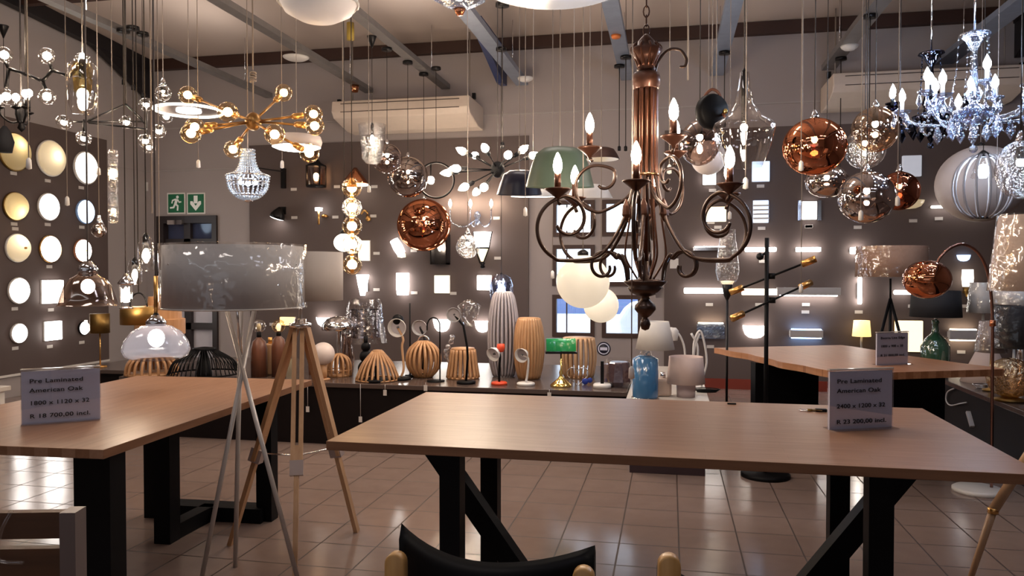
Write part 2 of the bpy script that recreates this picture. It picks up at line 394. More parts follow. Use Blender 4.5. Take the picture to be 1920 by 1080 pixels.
# hanging trunking strips
SZ = 3.72
strips = [(-5.27, .10, 'pale trunking strip over the black branching light fitting'), (-3.85, .11, 'trunking strip carrying the round white ceiling speaker'), (-2.81, .11, 'trunking strip over the clear and copper mirror globes'),
          (-1.82, .15, 'bright trunking strip just right of the navy gusset'), (-.52, .15, 'trunking strip with an orange cap just left of the bronze chandelier'), (.534, .15, 'trunking strip with a copper canopy above the glass funnel pendant'),
          (1.78, .15, 'trunking strip above the copper and amber globes'), (3.0, .2, 'trunking strip passing over the crystal chandelier')]
stripo = []
for i, (x, wd, lb) in enumerate(strips):
    o = MB().box(x-wd/2, x+wd/2, 1.5, BW, SZ, SZ+.06).build('trunking_strip', TRUNKB if 3 <= i <= 5 or i == 7 else TRUNK)
    tag(o, lb, 'trunking', 'trunking strips under the ceiling'); stripo.append(o)
    for yy in (3.4, 6.2, 8.9): MB().tube([(x, yy, SZ+.05), (x, yy, ceil_z(yy)+.01)], .006, 6).build('hanger', CHROME, o)
nb = MB(); yz = [(8.15, .44), (BW-.02, .44), (BW-.02, .0), (9.25, -.02), (8.15, .27)]; nb.add([(x, y, z) for x in (-.04, .04) for y, z in yz], [(0, 1, 2, 3, 4), (9, 8, 7, 6, 5)]+[(i, i+5, (i+1) % 5+5, (i+1) % 5) for i in range(5)], False)
o = nb.build('navy_gusset', NAVYB, None, (-2.05, 0, 3.72)); tag(o, 'navy blue tapered roof gusset between two trunking strips on the back wall', 'roof gusset')

# ------------------------------------------------------------------ exit door with its sign
dr = struct(bpy.data.objects.new('door_1', None)); C.objects.link(dr); dr.location = (dx0, BW, 0); W = dx1-dx0
m_ = MB().box(0, .11, -.04, .12, 0, dz).box(W-.07, W, -.04, .12, 0, dz).box(.11, W-.07, -.04, .12, dz-.1, dz)
m_.build('door_frame', mat('door_black', (.02, .012, .012), .4), dr)
mx = PY(352, 600, BW).x-dx0
m_ = MB().box(mx-.05, mx+.05, 0, .06, 0, dz-.1)
for z in (.05, PY(350, 612, BW).z-.04, 1.05, PY(350, 460, BW).z): m_.box(.11, W-.07, .0, .06, z, z+.09)
m_.build('door_leaf', mat('door_black', (.02, .012, .012), .4), dr)
MB().box(.11, W-.07, .07, .08, 1.1, dz-.1).build('glass_panel', mat('dark_blue_glass', (.045, .055, .11), .08, var=.5, scale=3), dr)
MB().box(.11, W-.07, .07, .08, .0, 1.1).build('lower_pane', mat('daylit_grey_pane', (.62, .60, .66), .5), dr)  # lower glass pane, daylight behind it painted as opaque light grey
MB().box(.2, .42, -.08, -.04, dz-.12, dz-.06).build('door_closer', CHROME, dr)
MB().tube([(mx+.07, -.05, .95), (mx+.07, -.05, 1.25)], .015).build('door_handle', CHROME, dr)

def exit_sign(px0, px1, kind, lb):
    a = PY(px0, 399, BW); b = PY(px1, 364, BW)
    wd = b.x-a.x; h = b.z-a.z
    r = root('exit_sign', lb, 'sign', (a.x, BW, a.z), 'emergency exit signs')
    MB().box(-.02, wd+.02, -.012, -.003, -.02, h+.02).build('backing', WHITE, r)
    MB().box(0, wd, -.018, -.012, 0, h).build('green_face', EXITG, r)
    W8 = mat('sign_white', (.85, .85, .8), .5, em=(1, 1, .95), es=.06)
    g = MB()
    def poly(p):
        vs = [(x*wd, -.021, z*h) for x, z in p]+[(x*wd, -.018, z*h) for x, z in p]; n = len(p)
        g.add(vs, [tuple(range(n)), tuple(range(n, 2*n))[::-1]]+[(i, i+n, (i+1) % n+n, (i+1) % n) for i in range(n)], False)
    if kind == 'arrow':
        poly([(.38, .92), (.62, .92), (.62, .5), (.38, .5)]); poly([(.16, .62), (.30, .62), (.5, .36), (.70, .62), (.84, .62), (.84, .46), (.5, .1), (.16, .46)])
        g.build('arrow', W8, r)
    else:
        # running figure
        poly([(.60+.085*cos(t*pi/6), .84+.085*sin(t*pi/6)) for t in range(12)])
        def limb(a, b, w_):
            a = Vector(a); b = Vector(b); n = (b-a).normalized(); q = Vector((-n.y, n.x))*w_/2
            poly([tuple(a+q), tuple(b+q), tuple(b-q), tuple(a-q)])
        limb((.56, .74), (.46, .44), .16); limb((.47, .72), (.28, .66), .08); limb((.29, .68), (.24, .5), .07)
        limb((.60, .72), (.72, .54), .07); limb((.71, .56), (.84, .58), .07)
        limb((.44, .46), (.34, .26), .10); limb((.36, .28), (.12, .26), .09)
        limb((.48, .46), (.64, .34), .10); limb((.62, .36), (.60, .1), .09)
        g.build('running_figure', W8, r)
exit_sign(317, 346, 'man', 'green exit sign with a white running figure above the door')
exit_sign(354, 383, 'arrow', 'green exit sign with a white down arrow above the door')

# small round emblem on the wall below the window
c = PY(1132, 654, BW); e = root('round_sticker', 'round dark blue sticker on the wall beneath the window', 'sticker', (c.x, BW, c.z))
R_ = Matrix.Rotation(pi/2, 4, 'X')
MB().lathe([(.085, 0), (.085, .004)], M=R_).build('disc', NAVY, e)
MB().lathe([(.072, .004), (.072, .006), (.058, .006), (.058, .004)], M=R_, caps=False).build('ring', PAPER, e)
MB().box(-.045, .045, -.006, -.004, -.018, .018).build('emblem_bar', PAPER, e)

# ------------------------------------------------------------------ outside: yard and parked car
o = struct(MB().box(-14, 14, BW+.25, 30, -.12, -.02).build('ground', mat('yard_paving', (.62, .63, .66), .7)))
car = root('car', 'white car parked outside beyond the window', 'car', (1.2, 13.2, 0))
prof = [(-2.0, .35), (-2.05, .62), (-1.9, .85), (-1.2, .98), (-.6, 1.42), (.7, 1.48), (1.5, 1.05), (2.0, .95), (2.05, .4)]
vs = []; n = len(prof)
for y, sc_ in ((-.8, .97), (-.72, 1), (.72, 1), (.8, .97)):
    for x, z in prof: vs.append((x*sc_, y if z < 1.0 else y*.86, z))
fs = []
for i in range(3):
    for k in range(n): fs.append((i*n+k, i*n+(k+1) % n, (i+1)*n+(k+1) % n, (i+1)*n+k))
fs += [tuple(range(n))[::-1], tuple(3*n+k for k in range(n))]
MB().add(vs, fs, False).build('car_body', mat('car_white', (.85, .87, .9), .25), car, bevel=.05)
for s in (-1, 1):
    MB().add([(x, s*.72, z) for x, z in ((-.95, 1.02), (-.5, 1.34), (.55, 1.38), (1.15, 1.04))]+[(x, s*.77, z) for x, z in ((-.95, 1.02), (-.5, 1.34), (.55, 1.38), (1.15, 1.04))],
        [(0, 1, 2, 3), (7, 6, 5, 4), (0, 4, 5, 1), (1, 5, 6, 2), (2, 6, 7, 3), (3, 7, 4, 0)], False).build('side_window', BLACK, car)
    for x in (-1.25, 1.3):
        wv = MB().lathe([(.10, -.09), (.31, -.1), (.33, -.06), (.33, .06), (.31, .1), (.10, .09)], (0, 0, 0), M=Matrix.Translation((x, s*.78, .33)) @ R_)
        wv.build('wheel', BLACK, car)
o = MB().box(-14, 14, 26, 26.3, -.02, 1.0).build('yard_wall', mat('yard_wall_paint', (.12, .16, .30), .8)); tag(o, 'low blue grey wall across the yard outside', 'wall')
# ------------------------------------------------------------------ air conditioners, ceiling fittings
def aircon(xl, xr, zb, zt, lb, cap_end):
    r = root('air_conditioner', lb, 'air conditioner', ((xl+xr)/2, BW-.02, zb), 'ceiling hung air conditioners')
    hx = (xr-xl)/2; h = zt-zb; d = .72
    sec = [(0, 0), (-.25, -.0), (-d+.06, .09), (-d, h*.55), (-d+.02, h), (0, h)]
    n = len(sec); vs = [(-hx, y, z) for y, z in sec]+[(hx, y, z) for y, z in sec]
    ACM = mat('aircon_plastic', (.62, .52, .44), .45)
    MB().add(vs, [tuple(range(n)), tuple(range(n, 2*n))[::-1]]+[(i, i+n, (i+1) % n+n, (i+1) % n) for i in range(n)], False).build('body', ACM, r, bevel=.012)
    g = MB(); GR = mat('dark_gap', (.05, .03, .025), .6)
    g.box(-hx+.12, hx-.12, -d-.002, -d+.03, h*.52, h*.545); g.box(-hx+.12, hx-.12, -d+.0, -d+.03, h*.86, h*.88)
    g.build('louvre_slot', GR, r)
    for s in (-1, 1):
        MB().box(s*hx-.02, s*hx+.02, -.5, -.46, h, h+.07).build('bracket', BLACK, r)
        MB().tube([(s*(hx-.1), -.3, h-.01), (s*(hx-.1), -.3, ceil_z(BW-.3)-zb)], .008, 6).build('drop_rod', CORD, r)
a = PY(622, 200, BW-.72); b = PY(880, 180, BW-.72); zb_ = PY(800, 235, BW-.5).z
aircon(a.x, b.x, zb_, PY(880, 178, BW-.72).z, 'cream ceiling air conditioner on the wall left of the navy gusset', 1)
a = PY(1562, 140, BW-.72); zb2 = PY(1560, 196, BW-.5).z
aircon(a.x, a.x+1.9, zb2, PY(1570, 137, BW-.72).z, 'cream ceiling air conditioner behind the crystal chandelier', 0)

def on_strip(px, py, name, lb, cat, prof, m, z=SZ, group=None):
    p = PZ(px, py, z); o = MB().lathe(prof).build(name, m, None, p); return tag(o, lb, cat, group)
on_strip(555, 107, 'ceiling_speaker', 'flat round white disc under a trunking strip above the brass starburst lamp', 'ceiling fitting', [(.0, -.03), (.10, -.028), (.135, -.01), (.14, .0)], WPLAS)
on_strip(985, 146, 'smoke_detector', 'small white detector on the strip end beside the navy gusset', 'smoke detector', [(0, -.045), (.05, -.042), (.09, -.02), (.1, 0)], WPLAS)
on_strip(1593, 86, 'smoke_detector', 'small white detector above the copper globe', 'smoke detector', [(0, -.045), (.05, -.042), (.08, -.02), (.09, 0)], WPLAS)
p = PZ(360, 8, 4.2); p.z = ceil_z(p.y)
o = MB().lathe([(0, -.16), (.05, -.155), (.09, -.10), (.1, -.03), (.1, 0)]).build('smoke_detector', SHG, None, p); tag(o, 'domed grey sensor under the ceiling at the top edge', 'smoke detector')
on_strip(1155, 66, 'canopy_cap', 'round orange cap on the trunking strip beside the bronze chandelier', 'cap', [(0, -.03), (.04, -.03), (.05, 0)], mat('orange_cap', (.6, .16, .03), .4))
on_strip(665, 160, 'canopy_cap', 'small copper cap at the wall end of a trunking strip', 'cap', [(0, -.09), (.04, -.085), (.05, -.05), (.055, 0)], COPPER)
TG = on_strip(657, 43, 'hanging_tag', 'small yellow green tag hanging high beside the white dome lamp', 'tag', [(.035, -.16), (.035, 0)], mat('yellow_tag', (.32, .22, .03), .5))
MB().tube([(0, 0, -.01), (0, 0, ceil_z(TG.location.y)-TG.location.z)], .002, 5).build('string', CORD, TG)

# ------------------------------------------------------------------ wall lamps
RB = Matrix.Rotation(pi/2, 4, 'X')      # lathe axis -> out of the wall (local -Y)
def wl(name, short, cat, px, py, left=False, grp=None, tagoff=(0, 0), card=True):
    if left: p = PX(px, py, LWX+.03); rz = pi/2
    else: p = PY(px, py, BW-.03); rz = 0
    r = root(name, short, cat, p, grp, rz); r['pd'] = dep(p)
    if card:
        short = ' '.join(short.replace(', middle of', ' in').split()[:11])
        cx, cz = px+tagoff[0], py+tagoff[1]
        q = PX(cx, cz, LWX+.03) if left else PY(cx, cz, BW-.03)
        c = MB().box(-.042, .042, -.006, 0, -.018, .018).build('price_card', CARD, None, q); c.rotation_euler = (0, 0, rz)
        tag(c, 'small price card ' + ('under' if abs(tagoff[0]) < 12 else 'beside') + ' the ' + short, 'price card', 'price cards on the display boards')
        cards.append(c)
    return r, dep(p)
cards = []
G_L = 'round and square lights on the side board'; G_B = 'wall lights on the back board'
# side wall : discs
def disc(short, px, py, hpx, m, rim=None, off=(0, 42), dd=.07, ring=None, b_up=.05):
    r, d = wl('wall_light', short, 'wall light', px, py, True, G_L, off); R = S(hpx, d)
    MB().lathe([(R*.97, 0), (R, .012), (R, .025), (R*.97, .03)], M=RB, n=36).build('rim', rim or WHITE, r)
    if m in (TCREAM, TWHITE): dd = .12; MB().sphere((0, -.05, b_up), .032, n=12, m=8).build('bulb', INNER, r)
    MB().lathe([(0, dd), (R*.4, dd*.93), (R*.72, dd*.75), (R*.9, dd*.45), (R*.955, .028)], M=RB, n=36).build('diffuser', m, r)
    if ring: MB().lathe([(0, dd+.02), (.012, dd+.018), (.012, dd-.005)], M=RB).build('finial', BRASS, r)
disc('large cream round wall light, top row nearest the picture edge', 25, 285, 36, TCREAM, BRASSD, (0, 40), b_up=.07)
disc('large cream patterned round wall light, middle of top row', 93, 297, 34, TWHITE, None, (-4, 42), b_up=.02)
disc('large white round wall light ending the top row', 159, 315, 31, LWS, None, (-7, 37))
disc('gold cream round wall light, second row', 26, 387, 27, TCREAM, BRASSD, (0, 33), b_up=-.05)
disc('bright white round wall light, middle of second row', 89, 388, 26, LW, None, (0, 33))
disc('blue tinted round wall light, second row', 158, 397, 23, LBW, mat('blue_rim', (.25, .4, .7), .2), (-5, 29))
disc('cream round wall light with a dark finial, third row', 30, 465, 27, TWHITE, None, (-2, -36), ring=1, b_up=.06)
disc('bright round wall light with a brass rim, middle of third row', 92, 467, 26, LW, BRASS, (0, 33))
disc('round wall light set in a brown wooden ring', 153, 470, 22, LW, RWOOD, (0, 30), ring=1)
disc('bright round wall light left of the square one', 33, 545, 25, LW, None, (-6, 34))
disc('small bright round wall light on the lowest row', 33, 625, 19, LW, None, (-5, 28))
disc('tiny round wall light in a dark rim, lowest row', 155, 615, 13, LW, BLACKM, (-2, 27))
def sq(short, px, py, hw, hh, m, left=True, rim=None, off=(0, 34), th=.05):
    r, d = wl('wall_light', short, 'wall light', px, py, left, G_L if left else G_B, off)
    a = S(hw, d); b = S(hh, d)
    if left: a = abs(PX(px+hw, py, LWX).y-PX(px-hw, py, LWX).y)/2
    MB().box(-a, a, -.02, 0, -b, b).build('backplate', rim or WHITE, r)
    MB().box(-a*.97, a*.97, -th, -.02, -b*.97, b*.97).build('diffuser', m, r, bevel=.008)
    return r, d, a, b
sq('bright square wall light, fourth row', 95, 547, 19, 22, LW)
sq('bright square wall light with a ribbed edge, lowest row', 96, 620, 15, 18, LW, off=(-3, 30))

# back wall, left board
def labelbox(*a, **k): return sq(*a, left=False, **k)
def half_bowl(short, px, py, hw, hh, m=LW, off=(0, 30), card=True, grp=G_B):
    r, d = wl('wall_light', short, 'wall light', px, py, False, grp, off, card); R = S(hw, d); H = S(hh, d)
    prof = [(R*.12, -H), (R*.5, -H*.86), (R*.8, -H*.4), (R*.97, H*.5), (R, H)]
    n = 20; vs = []; fs = []
    for rr, z in prof:
        for k in range(n+1):
            t = pi*k/n; vs.append((rr*cos(t), -.01-rr*.75*sin(t), z))
    for i in range(len(prof)-1):
        for k in range(n): fs.append((i*(n+1)+k, i*(n+1)+k+1, (i+1)*(n+1)+k+1, (i+1)*(n+1)+k))
    fs.append(tuple(range(n+1))[::-1])
    MB().add(vs, fs, True).build('shade', m, r); MB().box(-R*.4, R*.4, -.012, 0, -H*.6, H*.6).build('backplate', WHITE, r)
    return r, d
def arm_lamp(): pass
# top row
r, d = wl('swing_arm_lamp', 'black swing arm wall lamp beside the beaded basket chandelier', 'wall lamp', 533, 335, False, G_B, (18, 20))
MB().box(-.03, .03, -.04, 0, -.13, .13).build('mount', BLACKM, r)
MB().tube([(0, -.04, .09), (-.28, -.14, .13), (-.36, -.18, .02)], .008).build('arm', BLACKM, r)
MB().lathe([(.12, -.07), (.10, -.02), (.04, .04), (.02, .06)], (-.34, -.2, -.05)).build('shade', NAVY, r)
r, d = wl('lantern_wall_lamp', 'dark metal and glass lantern on the back board', 'wall lamp', 603, 333, False, G_B, (29, 17))
hw = S(20, d)*.9; hh = S(19, d)
m_ = MB().lathe([(hw, -hh-.01), (hw, -hh+.015), (.02, -hh+.015)], (0, -.16, 0), n=16).lathe([(hw, hh-.01), (hw*1.02, hh), (hw*.3, hh+.05), (.015, hh+.12)], (0, -.16, 0), n=16)
for k in range(4): t = pi/4+k*pi/2; m_.bar((hw*cos(t), -.16+hw*sin(t), -hh), (hw*cos(t), -.16+hw*sin(t), hh), .014, .014)
m_.bar((0, 0, hh+.02), (0, -.16, hh+.10), .02, .02); m_.build('lantern_frame', BLACKM, r)
MB().lathe([(hw*.92, -hh), (hw*.92, hh)], (0, -.16, 0), caps=False).build('glass', SMOKE, r)
MB().sphere((0, -.16, 0), .035, sz=1.2).build('bulb', WARMS, r)
r, d = wl('copper_cone_lamp', 'copper cone shaded wall lamp above the amber bubble pendant', 'wall lamp', 676, 335, False, G_B, (26, 15))
MB().lathe([(.16, -.11), (.15, -.07), (.02, .10)], (0, -.17, .02)).build('shade', COPPER, r)
MB().lathe([(.165, -.125), (.165, -.11)], (0, -.17, .02)).build('light_rim', LWS, r)
MB().bar((0, 0, .05), (0, -.17, .1), .02, .02).build('arm', COPPER, r)
# second row
r, d = wl('spot_lamp', 'black dome spot lamp facing down on the back board', 'wall lamp', 530, 402, False, G_B, (22, 6))
Mx = Matrix.Rotation(radians(20), 4, 'Y')
MB().lathe([(.10, -.06), (.09, -.01), (.05, .05), (.02, .09)], (0, -.12, 0), M=Mx).build('shade', BLACKM, r)
MB().lathe([(0, -.075), (.06, -.072), (.09, -.064)], (0, -.12, 0), M=Mx, caps=False).build('bulb', LW, r)
MB().bar((0, 0, .05), (0, -.12, .06), .02, .02).box(-.05, .05, -.02, 0, 0, .1).build('mount', BLACKM, r)
r, d = wl('brass_torch_lamp', 'slim brass torch wall lamp with a small white shade', 'wall lamp', 604, 405, False, G_B, (25, 2))
MB().tube([(0, -.1, -.12), (0, -.1, .06)], .014).lathe([(.04, -.01), (.045, .01), (.02, .03)], (.05, -.03, -.01)).build('stem', BRASS, r)
MB().lathe([(.045, .06), (.05, .10)], (0, -.1, 0)).build('shade', LW, r)
r, d = wl('brass_scroll_lamp', 'brass scroll wall lamp right of the amber bubbles', 'wall lamp', 687, 405, False, G_B, (13, 0))
MB().tube(cr([(0, 0, 0), (.05, -.08, .03), (.02, -.12, .06), (-.03, -.1, .02)]), .012).sphere((.05, -.06, -.04), .035).build('scroll_arm', BRASS, r)
# three candle crystal sconce
r, d = wl('crystal_candle_sconce', 'three candle glass sconce with curling arms on the back board', 'wall lamp', 898, 405, False, G_B, (33, 4))
MB().lathe([(.0, -.12), (.04, -.09), (.02, -.05), (.05, 0), (.03, .05)], (0, -.08, 0)).build('centre_column', CRY, r)
for px_ in (844, 882, 921):
    q = PY(px_, 382, BW-.2); lx = q.x-r.location.x; lz = q.z-r.location.z
    if px_ == 844: lx = -S(54, d)*.9
    MB().tube(cr([(0, -.08, -.04), (lx*.5, -.12, -.14), (lx*.95, -.17, -.08), (lx, -.17, lz-.06)]), .008).build('arm', CRY, r)
    MB().lathe([(.012, -.07), (.012, -.03)], (lx, -.17, lz)).build('candle', WHITE, r)
    MB().lathe([(.008, -.035), (.022, -.01), (.018, .02), (.003, .055)], (lx, -.17, lz), n=12).build('bulb', WARM, r)
# third row
labelbox('lit oblong wall light directly right of the amber bubble pendant', 684, 470, 11, 19, LC, off=(22, 5))
r, d = wl('tube_spot_lamp', 'tilted white cylinder wall lamp left of the copper mirror globe', 'wall lamp', 750, 462, False, G_B, (26, 8))
MB().lathe([(.055, -.11), (.065, -.02), (.055, .09)], (0, -.1, 0), M=Matrix.Rotation(radians(-30), 4, 'Y')).build('shade', LW, r)
MB().lathe([(0, -.06), (.055, -.05), (.05, 0)], (.05, -.08, -.09)).build('holder', LC, r)
r, d = wl('dark_panel_lamp', 'dark rectangular wall lamp with a single candle bulb', 'wall lamp', 829, 468, False, G_B, (-16, 40), card=False)
a = S(16, d); b = S(28, d)
m_ = MB().box(-a, a, -.02, 0, -b, b)
for x in (-a, a-.015): m_.box(x, x+.015, -.16, -.02, -b, b)
m_.box(-a, a, -.16, -.02, -b, -b+.02).build('case', BLACKM, r)
MB().lathe([(.01, 0), (.026, .03), (.022, .06), (.003, .11)], (0, -.1, -.02), n=12).build('bulb', WARM, r)
r, d = wl('torch_sconce', 'flaring white glass torch sconce in a dark iron cage', 'wall lamp', 909, 468, False, G_B, (24, 16))
k_ = S(1, d)
MB().lathe([(13*k_, 3*k_), (15*k_, 16*k_), (17*k_, 32*k_)], (0, -.12, 0), n=6, smooth=False).build('shade', LW, r)
MB().lathe([(2*k_, -24*k_), (8*k_, -10*k_), (12*k_, 2*k_)], (0, -.12, 0), n=6, smooth=False).build('lower_glass', LC, r)
m_ = MB().lathe([(0, -36*k_), (5*k_, -33*k_), (3*k_, -29*k_), (5*k_, -26*k_), (2*k_, -22*k_)], (0, -.12, 0)).lathe([(13.5*k_, 1*k_), (14*k_, 4*k_)], (0, -.12, 0), n=6)
for s in (-1, 1): m_.tube([(s*3*k_, -.17, -26*k_), (s*13*k_, -.14, 2*k_), (s*18*k_, -.12, 33*k_)], 1.1*k_)
m_.bar((0, 0, 0), (0, -.1, 0), .03, .03).build('iron_cage', BLACKM, r)
# fourth row
r, d = wl('wall_light', 'tapered white wall light above the plastic wrapped lamp', 'wall light', 684, 535, False, G_B, (22, 8))
MB().lathe([(.03, -S(19, d)), (.06, 0), (S(12, d), S(20, d))], (0, -.07, 0)).build('shade', LW, r); MB().box(-.05, .05, -.03, 0, -.08, .08).build('backplate', CHROME, r)
r, d = wl('wall_light', 'upright curved white wall light left of the cream square', 'wall light', 758, 533, False, G_B, (19, 16))
MB().lathe([(S(10.5, d), -S(20, d)), (S(12.3, d), -S(6, d)), (S(12, d), S(21, d))], (0, -.06, 0)).build('shade', LW, r); MB().box(-.05, .05, -.03, 0, -.08, .08).build('backplate', CHROME, r)
labelbox('cream square wall light with a warm centre', 830, 533, 15, 17, LC, off=(20, 17))
labelbox('bright white square wall light behind the smoky blue pendant', 909, 530, 14, 14, LW, off=(22, 20))
half_bowl('half bowl wall light behind the bottle lamps', 612, 604, 19, 9, off=(36, 2), card=False)
half_bowl('half bowl wall light behind the black hook lamp', 829, 610, 17, 12, card=False)
half_bowl('half bowl wall light left of the striped grey lamp', 905, 612, 15, 11, card=False)
labelbox('yellow lit square wall light behind the tripod lamp hub', 541, 602, 15, 8, LY, off=(-30, 6))
# right board
labelbox('bright white square wall light beside the bronze chandelier candles', 1330, 335, 12, 12, LW, off=(6, 22))
labelbox('ice blue bubbled glass wall light', 1426, 322, 16, 19, mat('blue_ice', (.6, .75, 1), .2, em=(.5, .68, 1), es=1.6, bump=1, scale=60), off=(0, 27))
labelbox('cream square wall light behind the bronze scrolls', 1340, 402, 21, 14, LC, off=(6, 24))
r, d, a, b = labelbox('blue slatted square wall light', 1426, 397, 14, 21, LB, off=(2, 31))
m_ = MB()
for k in range(4): m_.box(-a, a, -.075, -.05, -b*.7+k*.05, -b*.7+k*.05+.02)
m_.build('slat', WHITE, r)
r, d, a, b = labelbox('white square wall light in a mirrored frame', 1517, 395, 13, 17, LW, off=(-1, 30))
m_ = MB()
for s in (-1, 1): m_.box(s*a*1.35-.02, s*a*1.35+.02, -.035, 0, -b*1.1, b*1.1)
m_.build('mirror_strip', CHROME, r)
labelbox('pale square wall light beneath the crystal chandelier', 1708, 312, 17, 20, mat('pale_panel', (.6, .6, .62), .3, em=(.8, .85, 1), es=.35), off=(0, 28), rim=CHROME)
half_bowl('tan half bowl wall light right of the dark globes', 1700, 384, 30, 8, LCD, off=(12, 30))
def strip(short, px, py, hw, m, body=WHITE, hh=5, off=(0, 27), up=None, vert=False):
    r, d = wl('strip_wall_light', short, 'wall light', px, py, False, G_B, off); a = S(hw, d); b = S(hh, d)
    if vert: a, b = b, a
    MB().box(-a, a, -.03, 0, -b*.6, b*.6).build('backplate', body, r)
    if up is None: MB().box(-a, a, -.075, -.03, -b, b).build('tube', m, r, bevel=.01)
    else:
        MB().box(-a, a, -.09, -.03, -b, b).build('shroud', body, r)
        g = MB()
        if up in ('u', 'b'): g.box(-a*.9, a*.9, -.085, -.032, b, b+.012)
        if up in ('d', 'b'): g.box(-a*.9, a*.9, -.085, -.032, -b-.012, -b)
        g.build('light_slot', m, r)
    return r, d, a, b
strip('thin wall strip light glowing above, behind the bronze scrolls', 1330, 467, 30, LX, CHROME, 3, (3, -50), 'u')
strip('thin white wall strip light left of the short brass one', 1425, 468, 28, LX, CHROME, 4, (5, 22))
r, d, a, b = strip('short brass ended wall strip light', 1514, 468, 22, LX, BLACKM, 4, (3, -44))
r, d, a, b = strip('small bright stepped wall light left of the tan tripod shade', 1605, 470, 12, LX, CHROME, 6, (3, -44))
strip('long bright white wall strip light left of the floor lamps', 1320, 545, 37, LW, off=(10, 26))
strip('bright warm wall strip light behind the black floor lamp', 1423, 547, 32, LWS, BRASS, 6, (0, 24))
strip('long unlit grey box wall light glowing beneath', 1514, 546, 56, LX, SHG, 7, (-3, 25), 'd')
strip('upright white wall strip light beside the tan tripod shade', 1610, 545, 25, LX, WHITE, 3.2, (0, 40), vert=True)
strip('short bright wall strip light under the tan tripod shade', 1690, 548, 15, LW, off=(20, 26), hh=4)
strip('very long bright wall strip light behind the round slatted pendant', 1800, 388, 52, LW, hh=2.5, off=(-40, 22))
r, d, a, b = strip('clear crystal box wall light left of the half bowl', 1332, 620, 25, LCX, CRY, 14, (0, 30), 'u')
half_bowl('large bright half bowl wall light beside the black floor lamp', 1415, 622, 22, 12, off=(-18, 34), card=False)
strip('blue glowing box wall light above the far table', 1510, 625, 29, LBX, SHG, 7, (0, -40), 'b')
r, d = wl('shaded_wall_lamp', 'yellow shaded wall lamp with a curved white stem', 'wall lamp', 1610, 614, False, G_B, (0, -44), card=False)
MB().lathe([(.10, -.09), (.085, .09)], (0, -.14, 0)).build('shade', LY, r)
MB().tube(cr([(0, -.14, -.09), (0, -.13, -.16), (.02, -.06, -.24), (.02, 0, -.28)]), .012).build('stem', WPLAS, r)
labelbox('large cream square wall light behind the dark tripod legs', 1702, 630, 25, 30, LC, off=(0, 44), rim=BRASSD)
strip('pale box wall light glowing both ways beside the arc lamp', 1802, 627, 24, LCX, SHG, 9, (0, 33), 'b')
r, d = wl('tube_sconce', 'upright frosted tube sconce on a dark brass holder', 'wall lamp', 1808, 522, False, G_B, (0, 52))
MB().lathe([(.05, -.09), (.06, 0), (.055, .1)], (0, -.1, 0)).build('shade', LWS, r)
MB().lathe([(.02, -.2), (.035, -.15), (.05, -.1)], (0, -.1, 0)).bar((0, 0, -.15), (0, -.1, -.15), .03, .03).build('holder', BRASSD, r)
half_bowl('small ice blue wall light above the tube sconce', 1806, 484, 12, 6, LB, card=False)
# ------------------------------------------------------------------ hanging lamps
def hang(label, px, py, d=None, name='pendant_lamp', cat='pendant lamp', group=None, top=.1, cord=None, cr_=.003, can=None, cm=None, cap='disc', cr2=.055, canx=None):
    cord = cord or BCORD; cm = cm or BLACKM
    if can is not None: d = dZ(px if canx is None else canx, can, SZ)
    p = P(px, py, d); r = root(name, label, cat, p, group)
    zt = (SZ if can is not None else ceil_z(p.y))-p.z
    MB().tube([(0, 0, top), (0, 0, zt-.01)], cr_, 6).build('cord', cord, r)
    if cap == 'cone': pr = [(.004, -.12), (.045, -.01), (.048, 0)]
    else: pr = [(.01, -.032), (cr2, -.028), (cr2, 0)]
    MB().lathe(pr, (0, 0, zt)).build('canopy', cm, r)
    r['pd'] = d
    return r, d
def bulb(r, c=(0, 0, 0), rad=.025, m=None, kind='globe', M=None, n=12):
    m = m or WARM
    if kind == 'globe': return MB().sphere(c, rad, sz=1.15, n=n, m=8, M=M).build('bulb', m, r)
    return MB().lathe([(.4*rad, -rad*1.5), (rad, -rad*.5), (rad*.85, rad*.5), (rad*.4, rad*1.4), (.001, rad*1.9)], c, n=n, M=M).build('bulb', m, r)
def socket(r, z0, z1, rad=.02, m=None):
    return MB().lathe([(rad*.6, z1), (rad, z1-.01), (rad, z0)][::-1], n=14).build('socket', m or BLACKM, r)
def ball(r, R, m, sz=1, c=(0, 0, 0), name='glass_shade', n=36, open_top=.12):
    m_ = MB(); pr = []
    for i in range(25):
        t = pi*(i/24)
        if pi-t < open_top: break
        pr.append((R*sin(t), -R*sz*cos(t)))
    return m_.lathe(pr, c, n=n, caps=False).build(name, m, r)

# --- mirrored and glass globes
def globe(label, px, py, R_px, m, d=None, sz=1, group=None, bm=None, **k):
    r, d = hang(label, px, py, d, top=k.pop('topz', .05), group=group, **k); R = S(R_px, d)
    ball(r, R, m, sz); socket(r, R*sz*.35, R*sz, .018); bulb(r, (0, 0, R*sz*.25), min(.02, R*.2), bm or WARM)
    MB().lathe([(.03, R*sz*.985-.01), (.02, R*sz+.02), (.008, R*sz+.05)], n=14).build('top_cap', CHROME, r)
    return r, d, R
globe('large polished copper mirror globe hanging right of the bronze chandelier', 1527, 275, 57, COPG, 4.5, .93, topz=.17)
globe('copper mirror globe hanging over the left back wall, behind the clear globe', 795, 422, 50, COPG, None, can=137, sz=.98, topz=.3)
globe('clear mirror globe directly above the copper globe', 765, 332, 38, CHRG, None, can=115, sz=1, topz=.22, canx=770)
globe('amber tinted clear globe above the cluster of dark mirror globes', 1641, 243, 42, CHAMP, 5.0, 1.0, cord=BCORD, topz=.14)
r, d, R = globe('clear glass globe with an inner ribbed bowl under the amber globe', 1622, 278, 37, CLEAR, 5.5, 1.05, topz=.14)
